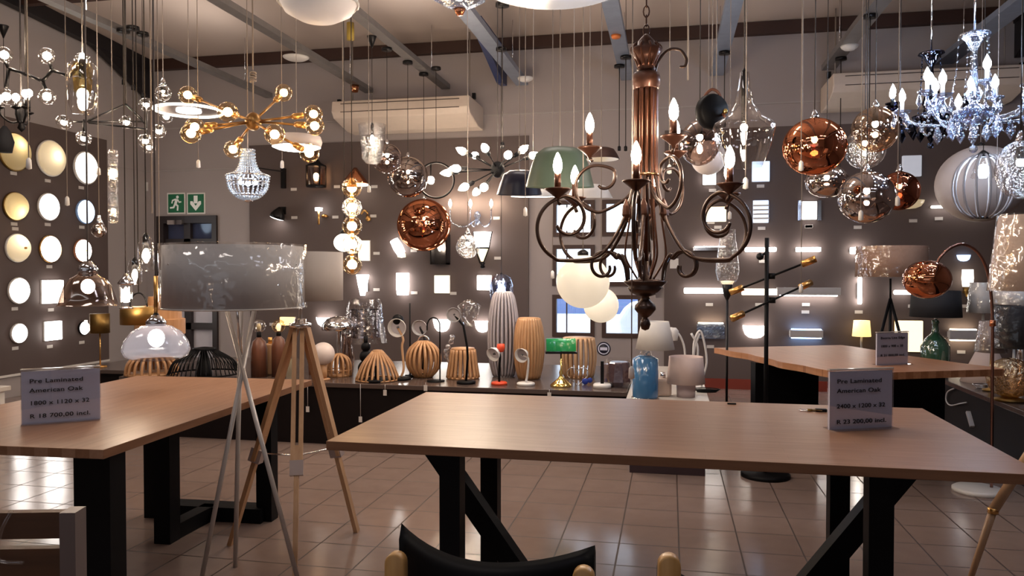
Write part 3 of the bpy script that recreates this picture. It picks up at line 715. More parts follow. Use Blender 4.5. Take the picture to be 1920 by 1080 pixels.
MB().lathe([(R*.2, -R*.9), (R*.62, -R*.6), (R*.75, -R*.1), (R*.7, R*.3)], caps=False).build('inner_bowl', CLEARB, r)
globe('flattened chrome glass globe peeking out below the large copper globe', 1550, 340, 39, CHRG, 5.6, .78, topz=.14)
globe('dark smoky mirror globe, lowest of the cluster', 1625, 370, 51, CHRG, 4.8, .95, topz=.16)
globe('dark copper mirror globe behind the smoky one', 1686, 358, 36, DCOPG, 5.4, 1, topz=.14)
globe('smoky brown globe pendant behind the small clear drop pendant', 726, 298, 28, SMOKE, None, can=90, topz=.2, canx=728)
globe('smoky mirrored globe left of the glass funnel pendant', 1312, 268, 37, SMOKE, 4.8, 1.15, topz=.16)
globe('small clear glass globe pendant with bubbles beside the torch sconce', 877, 462, 22, CLEARB, 6.0, 1, cord=CORD, topz=.08, bm=WARM)
globe('small unlit clear globe at the left of the white ring lamp', 306, 175, 15, CLEAR, 5.5, 1, cord=CORD, topz=.05, bm=WARMS)
globe('clear glass globe cut by the right picture edge', 1913, 318, 42, CLEARB, 4.0, 1.3, topz=.14, bm=COOL)
globe('small chrome and white globe hanging beside the side board', 186, 432, 13, CHRG, 5.2, 1.05, cord=CORD, topz=.04, bm=WARMS)

# --- opal white globes
def opal(label, px, py, R_px, d, m=OPAL, cord=None, sz=1):
    r, d = hang(label, px, py, d, cord=cord or CORD, top=S(R_px, d)*.98); R = S(R_px, d)
    ball(r, R, m, sz, name='globe_shade', open_top=.01)
    MB().lathe([(.03, R*sz*.96), (.03, R*sz+.015), (.01, R*sz+.03)], n=14).build('top_cap', BLACKM, r)
opal('largest white opal globe hanging before the window', 1093, 528, 50, 4.15)
opal('white opal globe below and behind the largest one', 1127, 572, 33, 5.4)
opal('white opal globe behind the bronze chandelier arms at the upper window', 1076, 411, 25, 6.4, LWS)
opal('flattened cream opal globe beside the amber bubble pendant', 646, 455, 20, 5.2, LWS, BCORD, .85)
opal('huge pale opal globe behind the slatted pendant at the right', 1838, 345, 76, 6.4, mat('pale_opal', (.42, .36, .33), .45), CORD, .93)
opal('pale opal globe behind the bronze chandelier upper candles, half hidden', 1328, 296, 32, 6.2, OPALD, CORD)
# large white shade at the top edge
r, d = hang('large white domed pendant shade at the top edge', 597, 0, 3.3, cord=CORD, top=.1); R = S(73, d)
MB().lathe([(0, -.09), (R*.5, -.082), (R*.85, -.05), (R, 0), (R*.97, .04), (R*.7, .10), (0, .13)], n=36).build('shade', mat('white_shade', (.78, .70, .66), .5, em=(1, .88, .80), es=.22), r)
m_ = MB(); m_.tube([(R*cos(t*pi/20), R*sin(t*pi/20), -.012+.006*sin(t*3)) for t in range(40)], .006, 6, closed=True); m_.build('rim_trim', WPLAS, r)
# glass tray lamp at the top edge
r, d = hang('wide oval glass ceiling lamp cut by the top edge', 1040, -26, 3.4, name='oval_lamp', cat='ceiling lamp', cord=CORD, top=.02)
MB().lathe([(0, -.01), (S(130, d), 0), (S(150, d), .02), (S(140, d), .04), (0, .04)], n=40).build('tray', mat('pale_blue_tray', (.5, .55, .66), .25, em=(.8, .85, 1), es=.05), r)
r, d = hang('small crystal dish lamp at the top edge over the bright trunking strip', 862, -3, 3.7, name='crystal_dish_lamp', cat='ceiling lamp', cord=CORD, top=.02)
MB().lathe([(.02, -.05), (.08, -.03), (.13, 0), (.12, .03)], n=10, smooth=False).build('dish', CRY, r); bulb(r, (0, 0, .01), .02, WARMS)
MB().lathe([(.015, -.08), (.03, -.05)], n=14).build('finial', COPPER, r)

# --- clear blown drop pendants
def drop(label, px, py, d, prof, m, k=1, bm=None, bk='candle', brad=.022, bz=0, can=None, canx=None, cap='disc', cord=None, cm=None, sock=True, nm='glass_shade'):
    r, d = hang(label, px, py, d, top=prof[-1][1]*k*(d or 1) if False else 0.0, can=can, canx=canx, cap=cap, cord=cord, cm=cm)
    q = S(1, d); z1 = prof[-1][1]*q
    for c in r.children:
        if c.name.startswith('cord'):
            me = c.data
            for v in me.vertices:
                if v.co.z < .02: v.co.z = z1*.9 if sock else z1
    MB().lathe([(a*q, b*q) for a, b in prof], n=36, caps=False).build(nm, m, r)
    if sock: MB().lathe([(.016, bz*q+brad*1.6), (.016, max(z1, bz*q+brad*2.4)), (.006, max(z1, bz*q+brad*2.4)+.02)], n=12).build('socket', BLACKM, r)
    bulb(r, (0, 0, bz*q), brad, bm or WARM, bk)
    return r, d
drop('tall clear glass funnel pendant hanging right of the bronze chandelier', 1395, 225, 3.9, [(35, -87), (36, -85), (50, -45), (57, -14), (54, -6), (34, 6), (18, 30), (11, 60), (9, 88)], CLEAR, bz=-14, brad=.018, bk='globe')
drop('small clear glass drop pendant with one candle bulb', 698, 262, None, [(12, -44), (19, -36), (20, -20), (24, 10), (26, 28)], CLEARB, bz=2, brad=.022, can=68, canx=695, cap='cone')
drop('tall glass jar pendant with an amber inner sleeve at the upper left', 155, 165, 3.6, [(0, -49), (18, -48), (24, -30), (26, 10), (24, 42), (14, 50)], CLEAR, bz=-12, brad=.025, bk='globe', cord=CORD)
r = bpy.data.objects['pendant_lamp']
for o in C.objects:
    if o.get('label', '').startswith('tall glass jar'):
        MB().lathe([(.035, -.02), (.045, .09), (.035, .115)], caps=False).build('amber_sleeve', glass('amber_sleeve', (1, .88, .55), .05, (1, .85, .5), edge=.2), o)
        MB().sphere((0, 0, .145), .014).build('upper_bulb', WARM, o)
drop('smoky blue glass pendant over the tall grey striped lamp', 940, 541, None, [(18, -26), (22, -14), (22, 6), (18, 20), (8, 27)], OMBRE, bz=-2, brad=.035, can=90, canx=938, bm=COOL)
drop('filament bulb pendant in a clear cylinder with a black cap', 274, 478, 3.9, [(13, -30), (14, -28), (14, 20), (8, 34)], CLEAR, bz=0, brad=.02)
drop('filament bulb pendant with a copper cap left of the black capped one', 253, 512, 4.6, [(9, -22), (12, -16), (13, 8), (9, 24)], CLEAR, bz=-2, brad=.018)
# champagne and pearl domes
r, d = drop('champagne tinted blown glass dome pendant in front of the side board', 165, 545, 2.6, [(53, -28), (50, -26), (47, -14), (40, 8), (30, 22), (16, 31), (8, 33)], IRIDA, bz=8, brad=.022, bk='globe', cord=CORD, bm=LX)
MB().lathe([(.03, .055), (.032, .075), (.012, .10)], n=16).build('top_cap', CHROME, r)
r, d = drop('pearl white blown glass dome pendant over the far left table', 293, 640, 2.35, [(40, -34), (55, -28), (60, -16), (56, 0), (44, 18), (26, 29), (10, 32)], IRID, bz=6, brad=.024, bk='globe', bm=LX, cord=CORD); MB().lathe([(.006, .07), (.006, .2)], n=10).build('brass_stem', BRASS, r)
MB().lathe([(.028, .048), (.03, .06), (.012, .08)], n=16).build('top_cap', CHROME, r)

# --- sage, navy and white metal domes
def dome(label, px, py, d, w_, h_, m, inner, tilt=0):
    r, d = hang(label, px, py, d, cord=CORD, top=S(h_*.5, d)); q = S(1, d)
    pr = [(w_, -h_*.5), (w_*.985, -h_*.45), (w_*.86, -h_*.05), (w_*.70, h_*.32), (w_*.45, h_*.46), (w_*.1, h_*.5)]
    Mt = Matrix.Rotation(radians(tilt), 4, RT)
    MB().lathe([(a*q, b*q) for a, b in pr], n=36, caps=False, M=Mt).build('shade', m, r, solid=.004)
    MB().lathe([(0, -h_*.52*q), (w_*.96*q, -h_*.5*q)], n=36, caps=False, M=Mt).build('diffuser', inner, r)
    return r, d
dome('sage green metal dome pendant left of the bronze chandelier', 1050, 313, 4.7, 64, 76, GDOME, LW, 8)
dome('navy metal dome pendant behind the sage green one', 974, 342, 5.5, 42, 46, NAVY, LBW, 8)
dome('wide shallow white dome pendant under the navy dome', 1000, 362, 5.9, 42, 14, WPLAS, LW, 4)
dome('wide white dome pendant half hidden behind the sage green one', 1106, 358, 5.9, 42, 26, WPLAS, LW, 6)
dome('small dark dome pendant high above the window', 1128, 288, 7.2, 33, 22, BEAMM, LCD, 0)
# --- white oval and ring lamps
r, d = hang('white oval pendant lamp lit from below, behind the brass starburst', 556, 268, 5.8, cord=CORD, top=.03, name='oval_pendant'); q = S(1, d)
MB().lathe([(44*q, -8*q), (47*q, 2*q), (44*q, 12*q), (20*q, 15*q)], n=36).build('shade', mat('pale_shade', (.62, .54, .50), .5), r)
MB().lathe([(0, -13*q), (34*q, -12*q), (44*q, -8*q)], n=36).build('diffuser', LW, r)
r, d = hang('white ring pendant lamp tilted behind the brass starburst', 354, 208, 5.4, cord=CORD, top=.02, name='ring_pendant', can=None, cm=BRASS); q = S(1, d)
MB().tube([(60*q*cos(t*pi/20), 60*q*sin(t*pi/20), 0) for t in range(40)], 2.6*q, 8, closed=True).build('light_ring', LWS, r)
MB().lathe([(0, .0), (57*q, .004)], n=36, caps=False).build('disc', glass('frosted_disc', (.75, .7, .7), .3, (.8, .75, .75), .4, .6), r)
MB().lathe([(22*q, -.008), (22*q, .012), (0, .014)], n=24).build('light_core', LW, r)

# --- ring pendant in dark metal
r, d = hang('dark metal hoop pendant with a single bulb beside the clear globe', 818, 338, None, can=126, canx=806, top=S(33, 8.5)); q = S(1, d)
MB().tube([RT*(33*q*cos(t*pi/20))+UP*(33*q*sin(t*pi/20)) for t in range(40)], 2.0*q, 8, closed=True).build('hoop', BLACKM, r)
bulb(r, RT*(-10*q), .04, WARM, 'globe'); MB().bar(RT*(-10*q)+UP*.03, RT*(-10*q)+UP*(30*q), .014, .014).build('socket', BLACKM, r)

# --- bubble pendant
r, d = hang('amber bubble pendant of five stacked glass balls', 660, 420, 4.7, top=S(70, 4.7), cord=BCORD); q = S(1, d)
for i, (yy, mm, bx) in enumerate(((352, AMBER, 0), (389, CLEARB, 0), (424, AMBER, 4), (458, CLEARB, 0), (496, AMBER, 0))):
    g = MB(); z = (420-yy)*q
    g.sphere((0, 0, z), 18.5*q, n=24, m=16); g.build('glass_ball', mm, r)
    MB().sphere((0, 0, z), 9*q, n=14, m=10).build('bulb', WARMS, r)
MB().lathe([(.012, -92*q), (.012, 86*q)], n=8).build('stem', BRASS, r)
MB().lathe([(.03, 68*q), (.03, 74*q), (.01, 86*q)], n=16).build('top_cap', BRASS, r)

# --- crystal tube column
r, d = hang('slim bubbled crystal tube pendant beside the side board', 212, 350, 5.0, top=S(68, 5), cord=CORD); q = S(1, d)
MB().lathe([(8*q, -68*q), (9*q, -60*q), (8.5*q, 0), (9*q, 60*q), (8*q, 68*q)], n=16).build('crystal_tube', CLEARB, r)
bulb(r, (0, 0, 25*q), 7.5*q, WARMS); bulb(r, (0, 0, -45*q), 4*q, WARMS)

# --- clear glass lantern pendant
r, d = hang('small clear glass lantern pendant with a chrome cap', 236, 548, 4.0, top=S(30, 4.0), cord=BCORD); q = S(1, d)
MB().lathe([(11*q, -28*q), (11*q, 14*q)], n=8, smooth=False, caps=False).build('glass_shade', CLEAR, r)
MB().lathe([(14*q, 14*q), (14*q, 18*q), (6*q, 28*q), (3*q, 36*q)], n=16).build('metal_cap', CHROME, r); MB().lathe([(12*q, -31*q), (12*q, -28*q)], n=16).build('metal_foot', CHROME, r)
bulb(r, (0, 0, -6*q), .024, WARM, 'candle')
# --- brass drum pendants
r, d = hang('brushed brass drum pendant with a black ring handle', 260, 592, 4.3, top=S(42, 4.3), cord=BCORD); q = S(1, d)
MB().lathe([(32*q, -16*q), (32*q, 16*q), (30*q, 17*q)], n=32).build('drum_shade', BRASSD, r)
MB().tube([RT*(16*q*cos(t*pi/12))+UP*(17*q+26*q*sin(t*pi/12)) for t in range(13)], 1.6*q, 8).build('ring_handle', BLACKM, r)
r, d = hang('tiered tan wooden pendant behind the pearl glass dome', 300, 590, 5.0, top=S(34, 5.0), cord=CORD); q = S(1, d)
MB().lathe([(26*q, -36*q), (44*q, -36*q), (44*q, -8*q), (38*q, -6*q), (38*q, 16*q), (22*q, 18*q), (20*q, 34*q), (2*q, 35*q)], n=32, smooth=False).build('tier_shade', WOODO, r)

# --- leather strap disc
r, d = hang('black disc pendant on a leather strap above the smoky globe', 1335, 210, 4.5, top=S(42, 4.5), cord=CORD); q = S(1, d)
Md = Matrix.Rotation(radians(25), 4, 'Z') @ Matrix.Rotation(pi/2, 4, 'X')
MB().lathe([(0, -.035), (30*q, -.035), (33*q, -.02), (33*q, .02), (30*q, .035), (0, .035)], n=36, M=Matrix.Rotation(YAW, 4, 'Z') @ Md).build('disc_shade', BLACK, r)
MB().tube(cr([RT*(-15*q)+UP*(12*q), RT*(-13*q)+UP*(30*q), UP*(42*q), RT*(14*q)+UP*(32*q), RT*(20*q)+UP*(0), RT*(20*q)-UP*(12*q)-FW*.05]), 3*q, 6).build('strap', LEATHER, r)
MB().sphere(RT*(20*q)-UP*(2*q)-FW*.05, 5*q, n=12, m=8).build('brass_stud', GOLD, r)

# --- slatted round pendant
r, d = hang('round slatted pale pendant with a cool bulb at the right', 1843, 350, 5.4, top=S(58, 5.4), cord=BCORD); q = S(1, d)
for k in range(14):
    t = 2*pi*k/14+.12; pts = []
    for i in range(13):
        a = -pi/2+.25+(pi-.5)*i/12; rr = 50*q*cos(a)**.8; pts.append((rr*cos(t), rr*sin(t), 60*q*sin(a)))
    MB().tube(pts, 2.2*q, 6).build('slat', mat('grey_white_slat', (.26, .24, .24), .6), r)
MB().lathe([(12*q, -60*q), (10*q, -56*q)], n=20).lathe([(14*q, 55*q), (12*q, 60*q), (2*q, 68*q)], n=20).build('end_cap', BLACKM, r)
bulb(r, (0, 0, 30*q), .04, COOL); MB().lathe([(10*q, 54*q), (21*q, 18*q), (15*q, 15*q)], n=24, caps=False).build('inner_glass', CLEAR, r)

# --- crystal basket chandelier
r, d = hang('small beaded crystal basket chandelier under the brass starburst', 465, 330, 4.9, name='crystal_basket_chandelier', cat='chandelier', top=S(45, 4.9), cord=CORD); q = S(1, d)
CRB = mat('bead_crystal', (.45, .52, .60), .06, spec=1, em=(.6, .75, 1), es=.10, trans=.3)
for k in range(24):
    t = 2*pi*k/24; g = MB()
    pts = cr([(12*cos(t), 12*sin(t), 48), (14*cos(t), 14*sin(t), 25), (22*cos(t), 22*sin(t), 8), (38*cos(t), 38*sin(t), 0)], 4)+cr([(38*cos(t), 38*sin(t), -4), (34*cos(t), 34*sin(t), -24), (22*cos(t), 22*sin(t), -38), (8*cos(t), 8*sin(t), -44)], 4)
    for p_ in pts[::1]: g.sphere(p_*q, 2.0*q, n=6, m=4)
    g.build('bead_strand', CRB, r)
for rr, z in ((12, 48), (39, 0), (36, -12), (24, -36)): MB().tube([(rr*q*cos(t*pi/16), rr*q*sin(t*pi/16), z*q) for t in range(32)], 1.6*q, 6, closed=True).build('ring', CHROME, r)
MB().lathe([(0, -50*q), (8*q, -47*q), (9*q, -43*q)], n=12).build('finial', CHROME, r)
for k in range(3): bulb(r, (14*q*cos(k*2.1), 14*q*sin(k*2.1), -12*q), .016, COOL)

# --- sputnik lamps
def starburst(r, tips, hub, am, sm_, bm, glassm, rb, arm_r=.006, candle=False, reach=.14):
    MB().sphere((0, 0, 0), hub, sz=1.15, n=18, m=12).build('hub', am, r)
    for t in tips:
        t = Vector(t); n = t.normalized(); Mx = Matrix.Translation(t) @ n.to_track_quat('Z', 'Y').to_matrix().to_4x4()
        a = MB().tube([n*hub*.8, t-n*(rb+.05)], arm_r, 8).build('arm', am, r)
        MB().lathe([(.012, -rb-.075), (.019, -rb-.06), (.019, -rb-.005)], n=14, M=Mx).build('socket', sm_, r)
        if candle: bulb(r, (0, 0, 0), rb, bm, 'candle', Mx)
        else:
            MB().sphere((0, 0, 0), rb*.45, n=12, m=8, M=Mx).build('bulb', bm, r)
            MB().sphere((0, 0, 0), rb, n=24, m=14, M=Mx).build('globe_glass', glassm, r)
d = 4.6; c = P(475, 228, d)
r, _ = hang('brass starburst chandelier with globe bulbs at the upper left', 475, 228, d, name='starburst_chandelier', cat='chandelier', top=.05, cord=CORD, cr_=.005)
tips = []
for px, py, dd in ((352, 178, .25), (427, 210, -.35), (532, 174, .35), (588, 214, .1), (590, 236, -.1), (515, 252, -.4), (580, 287, -.2), (365, 238, -.05), (358, 250, -.25), (437, 280, .2)):
    tips.append(P(px, py, d+dd)-c)
starburst(r, tips, .048, mat('aged_brass', (.42, .23, .08), .35, 1), BRASS, WARMS, AMBER, S(17.5, 4.6), .0075)
g = MB()
for k in range(5): g.tube([(.016*cos(t*pi/4+k), .016*sin(t*pi/4+k), .24+k*.012+.004*sin(t)) for t in range(8)], .006, 5, closed=True)
g.build('cord_knot', CORD, r)
r, _ = hang('black starburst chandelier with small candle bulbs over the back wall', 933, 318, 6.4, name='starburst_chandelier', cat='chandelier', top=.05, can=None); c = P(933, 318, 6.4); tips = []
for px, py, dd in ((866, 283, .1), (890, 291, .5), (909, 277, -.3), (953, 290, -.5), (981, 280, .1), (1000, 291, .2), (854, 316, -.2), (838, 324, .1), (870, 351, -.2), (893, 360, .3), (907, 352, -.4), (988, 362, .2)):
    tips.append(P(px, py, 6.4+dd)-c)
starburst(r, tips, .06, BLACK, BLACK, WARM, CLEAR, .032, .005, candle=True)

# --- black branching fitting, upper left
d = 5.0; c = P(50, 140, d)
r, _ = hang('black branching chandelier with clear globe bulbs at the upper left edge', 50, 140, d, name='branching_chandelier', cat='chandelier', top=0, cr_=.010)
def L_(px, py, dd=0, c=c, d=d): return P(px, py, d+dd)-c
seq = [((16, 128), (50, 140)), ((50, 140), (80, 152)), ((80, 152), (98, 132)), ((98, 132), (130, 143)), ((98, 132), (93, 118)), ((80, 152), (86, 168)), ((16, 128), (10, 116)), ((16, 128), (12, 165)), ((130, 143), (150, 122))]
for a, b in seq: MB().tube([L_(*a), (L_(*a)+L_(*b))/2, L_(*b)], [.012, .010, .013]).build('arm', BLACKM, r)
for px, py in ((8, 103), (88, 105), (88, 181), (12, 181), (155, 114)):
    MB().sphere(L_(px, py), S(7.5, d), n=12, m=8).build('bulb', WARM, r); MB().sphere(L_(px, py), S(15, d), n=20, m=12).build('globe_glass', CLEAR, r)
# --- dark candelabra behind it
d = 6.2; c = P(40, 215, d)
r, _ = hang('dark iron candle chandelier below the branching one', 40, 215, d, name='candle_chandelier', cat='chandelier', top=0, cr_=.006)
MB().lathe([(0, -.14), (.03, -.11), (.015, -.06), (.045, 0), (.02, .08), (.03, .12)], n=16).build('stem', BLACKM, r)
for px, py in ((37, 168), (45, 188), (63, 181), (15, 190)):
    t = P(px, py, d)-c; dx = P(px, 215, d)-c
    out = dx*1.0+FW*(.12 if py < 175 else -.1)
    MB().tube(cr([(0, 0, -.05), out*.5-UP*.07, out*.95-UP*.02, out+UP*.03]), .008).build('arm', BLACKM, r)
    MB().lathe([(.008, 0), (.035, .015), (.036, .022)], out+UP*.02, n=14).build('drip_pan', BLACKM, r)
    tt = Vector((out.x, out.y, t.z)); MB().lathe([(.011, 0), (.011, max(tt.z-out.z-.075, .02))], (out.x, out.y, .04), n=10).build('candle', BLACKM, r)
    bulb(r, tt, .028, WARM)
# --- geometric black frame fitting
d = 5.6; c = P(236, 195, d)
r, _ = hang('black wire pyramid chandelier with small globe bulbs', 236, 195, d, name='pyramid_chandelier', cat='chandelier', top=0, cr_=.007)
def L2(px, py, dd=0): return P(px, py, d+dd)-c
g1 = [((236, 195), (166, 226, -.3)), ((236, 195), (272, 232, -.1)), ((236, 195), (266, 222, .3)), ((150, 228, -.3), (275, 228, .3)), ((166, 230, -.3), (275, 242, -.2)), ((138, 228, -.3), (158, 228, -.3)), ((157, 214+10, -.3), (157, 248, -.3)), ((275, 196, 0), (275, 262, 0))]
for a, b in g1: MB().tube([L2(*a), L2(*b)], .007).build('rod', BLACKM, r)
for px, py, dd in ((120, 229, -.3), (157, 259, -.3), (237, 229, 0), (274, 196, 0), (298, 246, -.1), (273, 264, -.1), (312, 219, .3), (280, 276, .2)):
    MB().lathe([(.02, -.02), (.02, .02)], L2(px, py-7, dd), n=12).build('socket', BLACKM, r)
    MB().sphere(L2(px, py, dd), S(5.5, d), n=12, m=8).build('bulb', WARM, r); MB().sphere(L2(px, py, dd), S(13, d), n=20, m=12).build('globe_glass', CLEAR, r)
# cone canopy pendant at far left
r, d = hang('black cone topped pendant at the far left edge', 9, 262, None, can=48, cap='cone', canx=10, top=.12); MB().lathe([(.06, -.12), (.08, -.02), (.05, .08), (.015, .13)], n=20).build('shade', SHB, r)

# ------------------------------------------------------------------ the big bronze chandelier
d0 = 3.5; c0 = P(1210, 560, d0); c0 = Vector((c0.x, c0.y, 0))
ch = root('bronze_chandelier', 'large bronze scroll arm chandelier with candle bulbs over the main table', 'chandelier', (c0.x, c0.y, P(1210, 620, d0).z))
zb = ch.location.z
def zp(py): return P(1210, py, d0).z-zb
q = S(1, d0)
MB().lathe([(0, zp(620)), (7*q, zp(617)), (10*q, zp(608)), (8*q, zp(600)), (4*q, zp(596)), (11*q, zp(591)), (20*q, zp(580)), (19*q, zp(572)), (10*q, zp(563)), (7*q, zp(556)),
            (18*q, zp(553)), (28*q, zp(548)), (34*q, zp(540)), (30*q, zp(538)), (40*q, zp(530)), (40*q, zp(526)), (14*q, zp(523)), (8*q, zp(515)), (6*q, zp(490))], n=28).build('lower_bowl', WIRON, ch)
MB().tube([(0, 0, zp(515)), (0, 0, zp(150))], .013).build('centre_rod', BRONZE, ch)
m_ = MB().lathe([(22*q, zp(168)), (24*q, zp(166)), (24*q, zp(161)), (26*q, zp(159)), (26*q, zp(145)), (24*q, zp(138)), (18*q, zp(135))], n=32)
m_.lathe([(12*q, zp(137)), (18*q, zp(130)), (13*q, zp(122)), (22*q, zp(108)), (30*q, zp(94)), (27*q, zp(90)), (18*q, zp(88)), (16*q, zp(78)), (8*q, zp(69)), (3*q, zp(64))], n=28)
m_.build('crown', BRONZED, ch)
m_ = MB()
for k in range(10):
    t = 2*pi*k/10; m_.tube(cr([(13*q*cos(t), 13*q*sin(t), zp(126)), (21*q*cos(t), 21*q*sin(t), zp(106)), (27*q*cos(t), 27*q*sin(t), zp(92)), (22*q*cos(t), 22*q*sin(t), zp(84))], 4), 3*q)
m_.build('crown_leaf', BRONZE, ch)
# bundled rods forming the column, fanning out lower down
for k in range(12):
    t = 2*pi*k/12+.1; x, y = cos(t), sin(t); e = k % 2 == 0
    pr = cr([(18*q*x, 18*q*y, zp(162)), (18*q*x, 18*q*y, zp(240)), (19*q*x, 19*q*y, zp(300)), (22*q*x, 22*q*y, zp(340)), (28*q*x, 28*q*y, zp(400)), (37*q*x, 37*q*y, zp(462)), (36*q*x, 36*q*y, zp(485)), (24*q*x, 24*q*y, zp(508)), (15*q*x, 15*q*y, zp(523))], 6)
    if k % 2: pr = cr([(18*q*x, 18*q*y, zp(162)), (18*q*x, 18*q*y, zp(280)), (20*q*x, 20*q*y, zp(334))], 6)
    rad = [4.6*q if p_.z > zp(330) else 3.0*q for p_ in pr]
    rad = [min(a, 4.6*q-(2.7*q)*max(0, min(1, (zp(250)-p_.z)/(zp(250)-zp(380))))) for a, p_ in zip(rad, pr)]
    MB().tube(pr, rad, 8).build('column_rod', BRONZE, ch)
MB().lathe([(21*q, zp(331)), (26*q, zp(330)), (26*q, zp(326)), (21*q, zp(325))], n=28).build('collar', mat('bright_bronze', (.6, .34, .16), .25, 1), ch)
def cup(ex, z, sc_=1):
    MB().lathe([(.006, -.035), (.012, -.02), (.022, -.012), (.045*sc_, .006), (.056*sc_, .014), (.056*sc_, .019), (.02, .016)], (*ex, z), n=24).build('drip_cup', BRONZED, ch)
    MB().lathe([(.015, .012), (.0145, .085)], (*ex, z), n=14).build('candle_sleeve', RWOOD if False else BRONZE, ch)
    MB().lathe([(.010, .083), (.018, .100), (.0205, .120), (.017, .142), (.009, .163), (.002, .176)], (*ex, z), n=16).build('bulb', WARM, ch)
def vec(az): a = radians(az); return RT*cos(a)+FW*sin(a)
def curve_arm(az, pts, rad, nm, leaf=None):
    v = vec(az); cpts = cr([v*(x)+UP*z for x, z in pts], 7); n = len(cpts)
    MB().tube(cpts, [rad*(.75+.25*min(1, min(i, n-1-i)/5)) for i in range(n)], 9).build(nm, WIRON, ch)
def spiral(cx, cz, r0, r1, a0, a1, n=12):
    return [(cx+(r0+(r1-r0)*i/n)*cos(radians(a0+(a1-a0)*i/n)), cz+(r0+(r1-r0)*i/n)*sin(radians(a0+(a1-a0)*i/n))) for i in range(n+1)]
zc = zp(366)    # lower cups
for az in (-45, 15, 75, 135, 195, 255):
    Rr = .42
    # sweeping arm: from column, down-and-out, under the big scroll and up to curl beneath the cup
    arm = [(.045, zp(322)), (.078, zp(378)), (.135, zp(435)), (.235, zp(482))]+spiral(Rr-.045, zp(430), .145, .135, -80, 60, 8)+spiral(Rr-.04, zp(415), .105, .050, 85, 330, 9)
    curve_arm(az, arm, .0085, 'scroll_arm')
    # lower S scroll by the bowl
    s2 = [(.09, zp(530)), (.10, zp(500)), (.13, zp(478))]+spiral(.205, zp(500), .075, .03, 150, -190, 11)
    curve_arm(az, s2, .0075, 'lower_scroll')
    v = vec(az)*Rr; cup((v.x, v.y), zc)
    MB().tube([(v.x, v.y, zc-.03), (v.x*.97, v.y*.97, zp(380)-.02)], .009).build('cup_stem', WIRON, ch)
    v2 = vec(az)
    MB().lathe([(.004, -.05), (.02, -.02), (.016, .02), (.003, .05)], v2*.095+UP*zp(395), n=8, smooth=False).build('leaf', BRONZED, ch)
zc2 = zp(280)
for az in (-73, 47, 167):
    arm = [(.045, zp(345)), (.09, zp(372))]+spiral(.215, zp(347), .118, .095, -100, 100, 8)+spiral(.20, zp(335), .07, .03, 140, 300, 5)
    curve_arm(az, arm, .008, 'upper_scroll_arm')
    v = vec(az)*.255; cup((v.x, v.y), zc2)
    MB().tube([(v.x, v.y, zc2-.03), (v.x*.95, v.y*.95, zp(300))], .008).build('cup_stem', WIRON, ch)
curve_arm(5, [(.04, zp(138)), (.055, zp(115)), (.10, zp(93)), (.155, zp(92)), (.185, zp(108)), (.18, zp(122)), (.155, zp(124))], .007, 'crown_hook')
g = MB()
z = zp(66); k = 0
while z+zb < ceil_z(c0.y)-.02:
    a = (k % 2)*pi/2; g.tube([(.013*cos(a)*cos(t*pi/5), .013*sin(a)*cos(t*pi/5), z+.022+.026*sin(t*pi/5)) for t in range(10)], .0035, 5, closed=True); z += .042; k += 1
g.build('chain', BRONZED, ch)
# swing tag
pt = P(1237, 540, 3.45); o = MB().tube([(0, 0, .0), (0, 0, .04)], .0015, 5).build('swing_tag', CARD, None, pt); tag(o, 'small white swing tag hanging from the bronze chandelier', 'price tag', 'swing tags')
g = MB(); W_ = .018
g.add([RT*x+UP*z+FW*y for y in (0, .003) for x, z in ((-W_, -.045), (W_, -.045), (W_, -.005), (0, .012), (-W_, -.005))], [(0, 1, 2, 3, 4), (9, 8, 7, 6, 5), (0, 5, 6, 1), (1, 6, 7, 2), (2, 7, 8, 3), (3, 8, 9, 4), (4, 9, 5, 0)], False).build('tag_card', CARD, o)

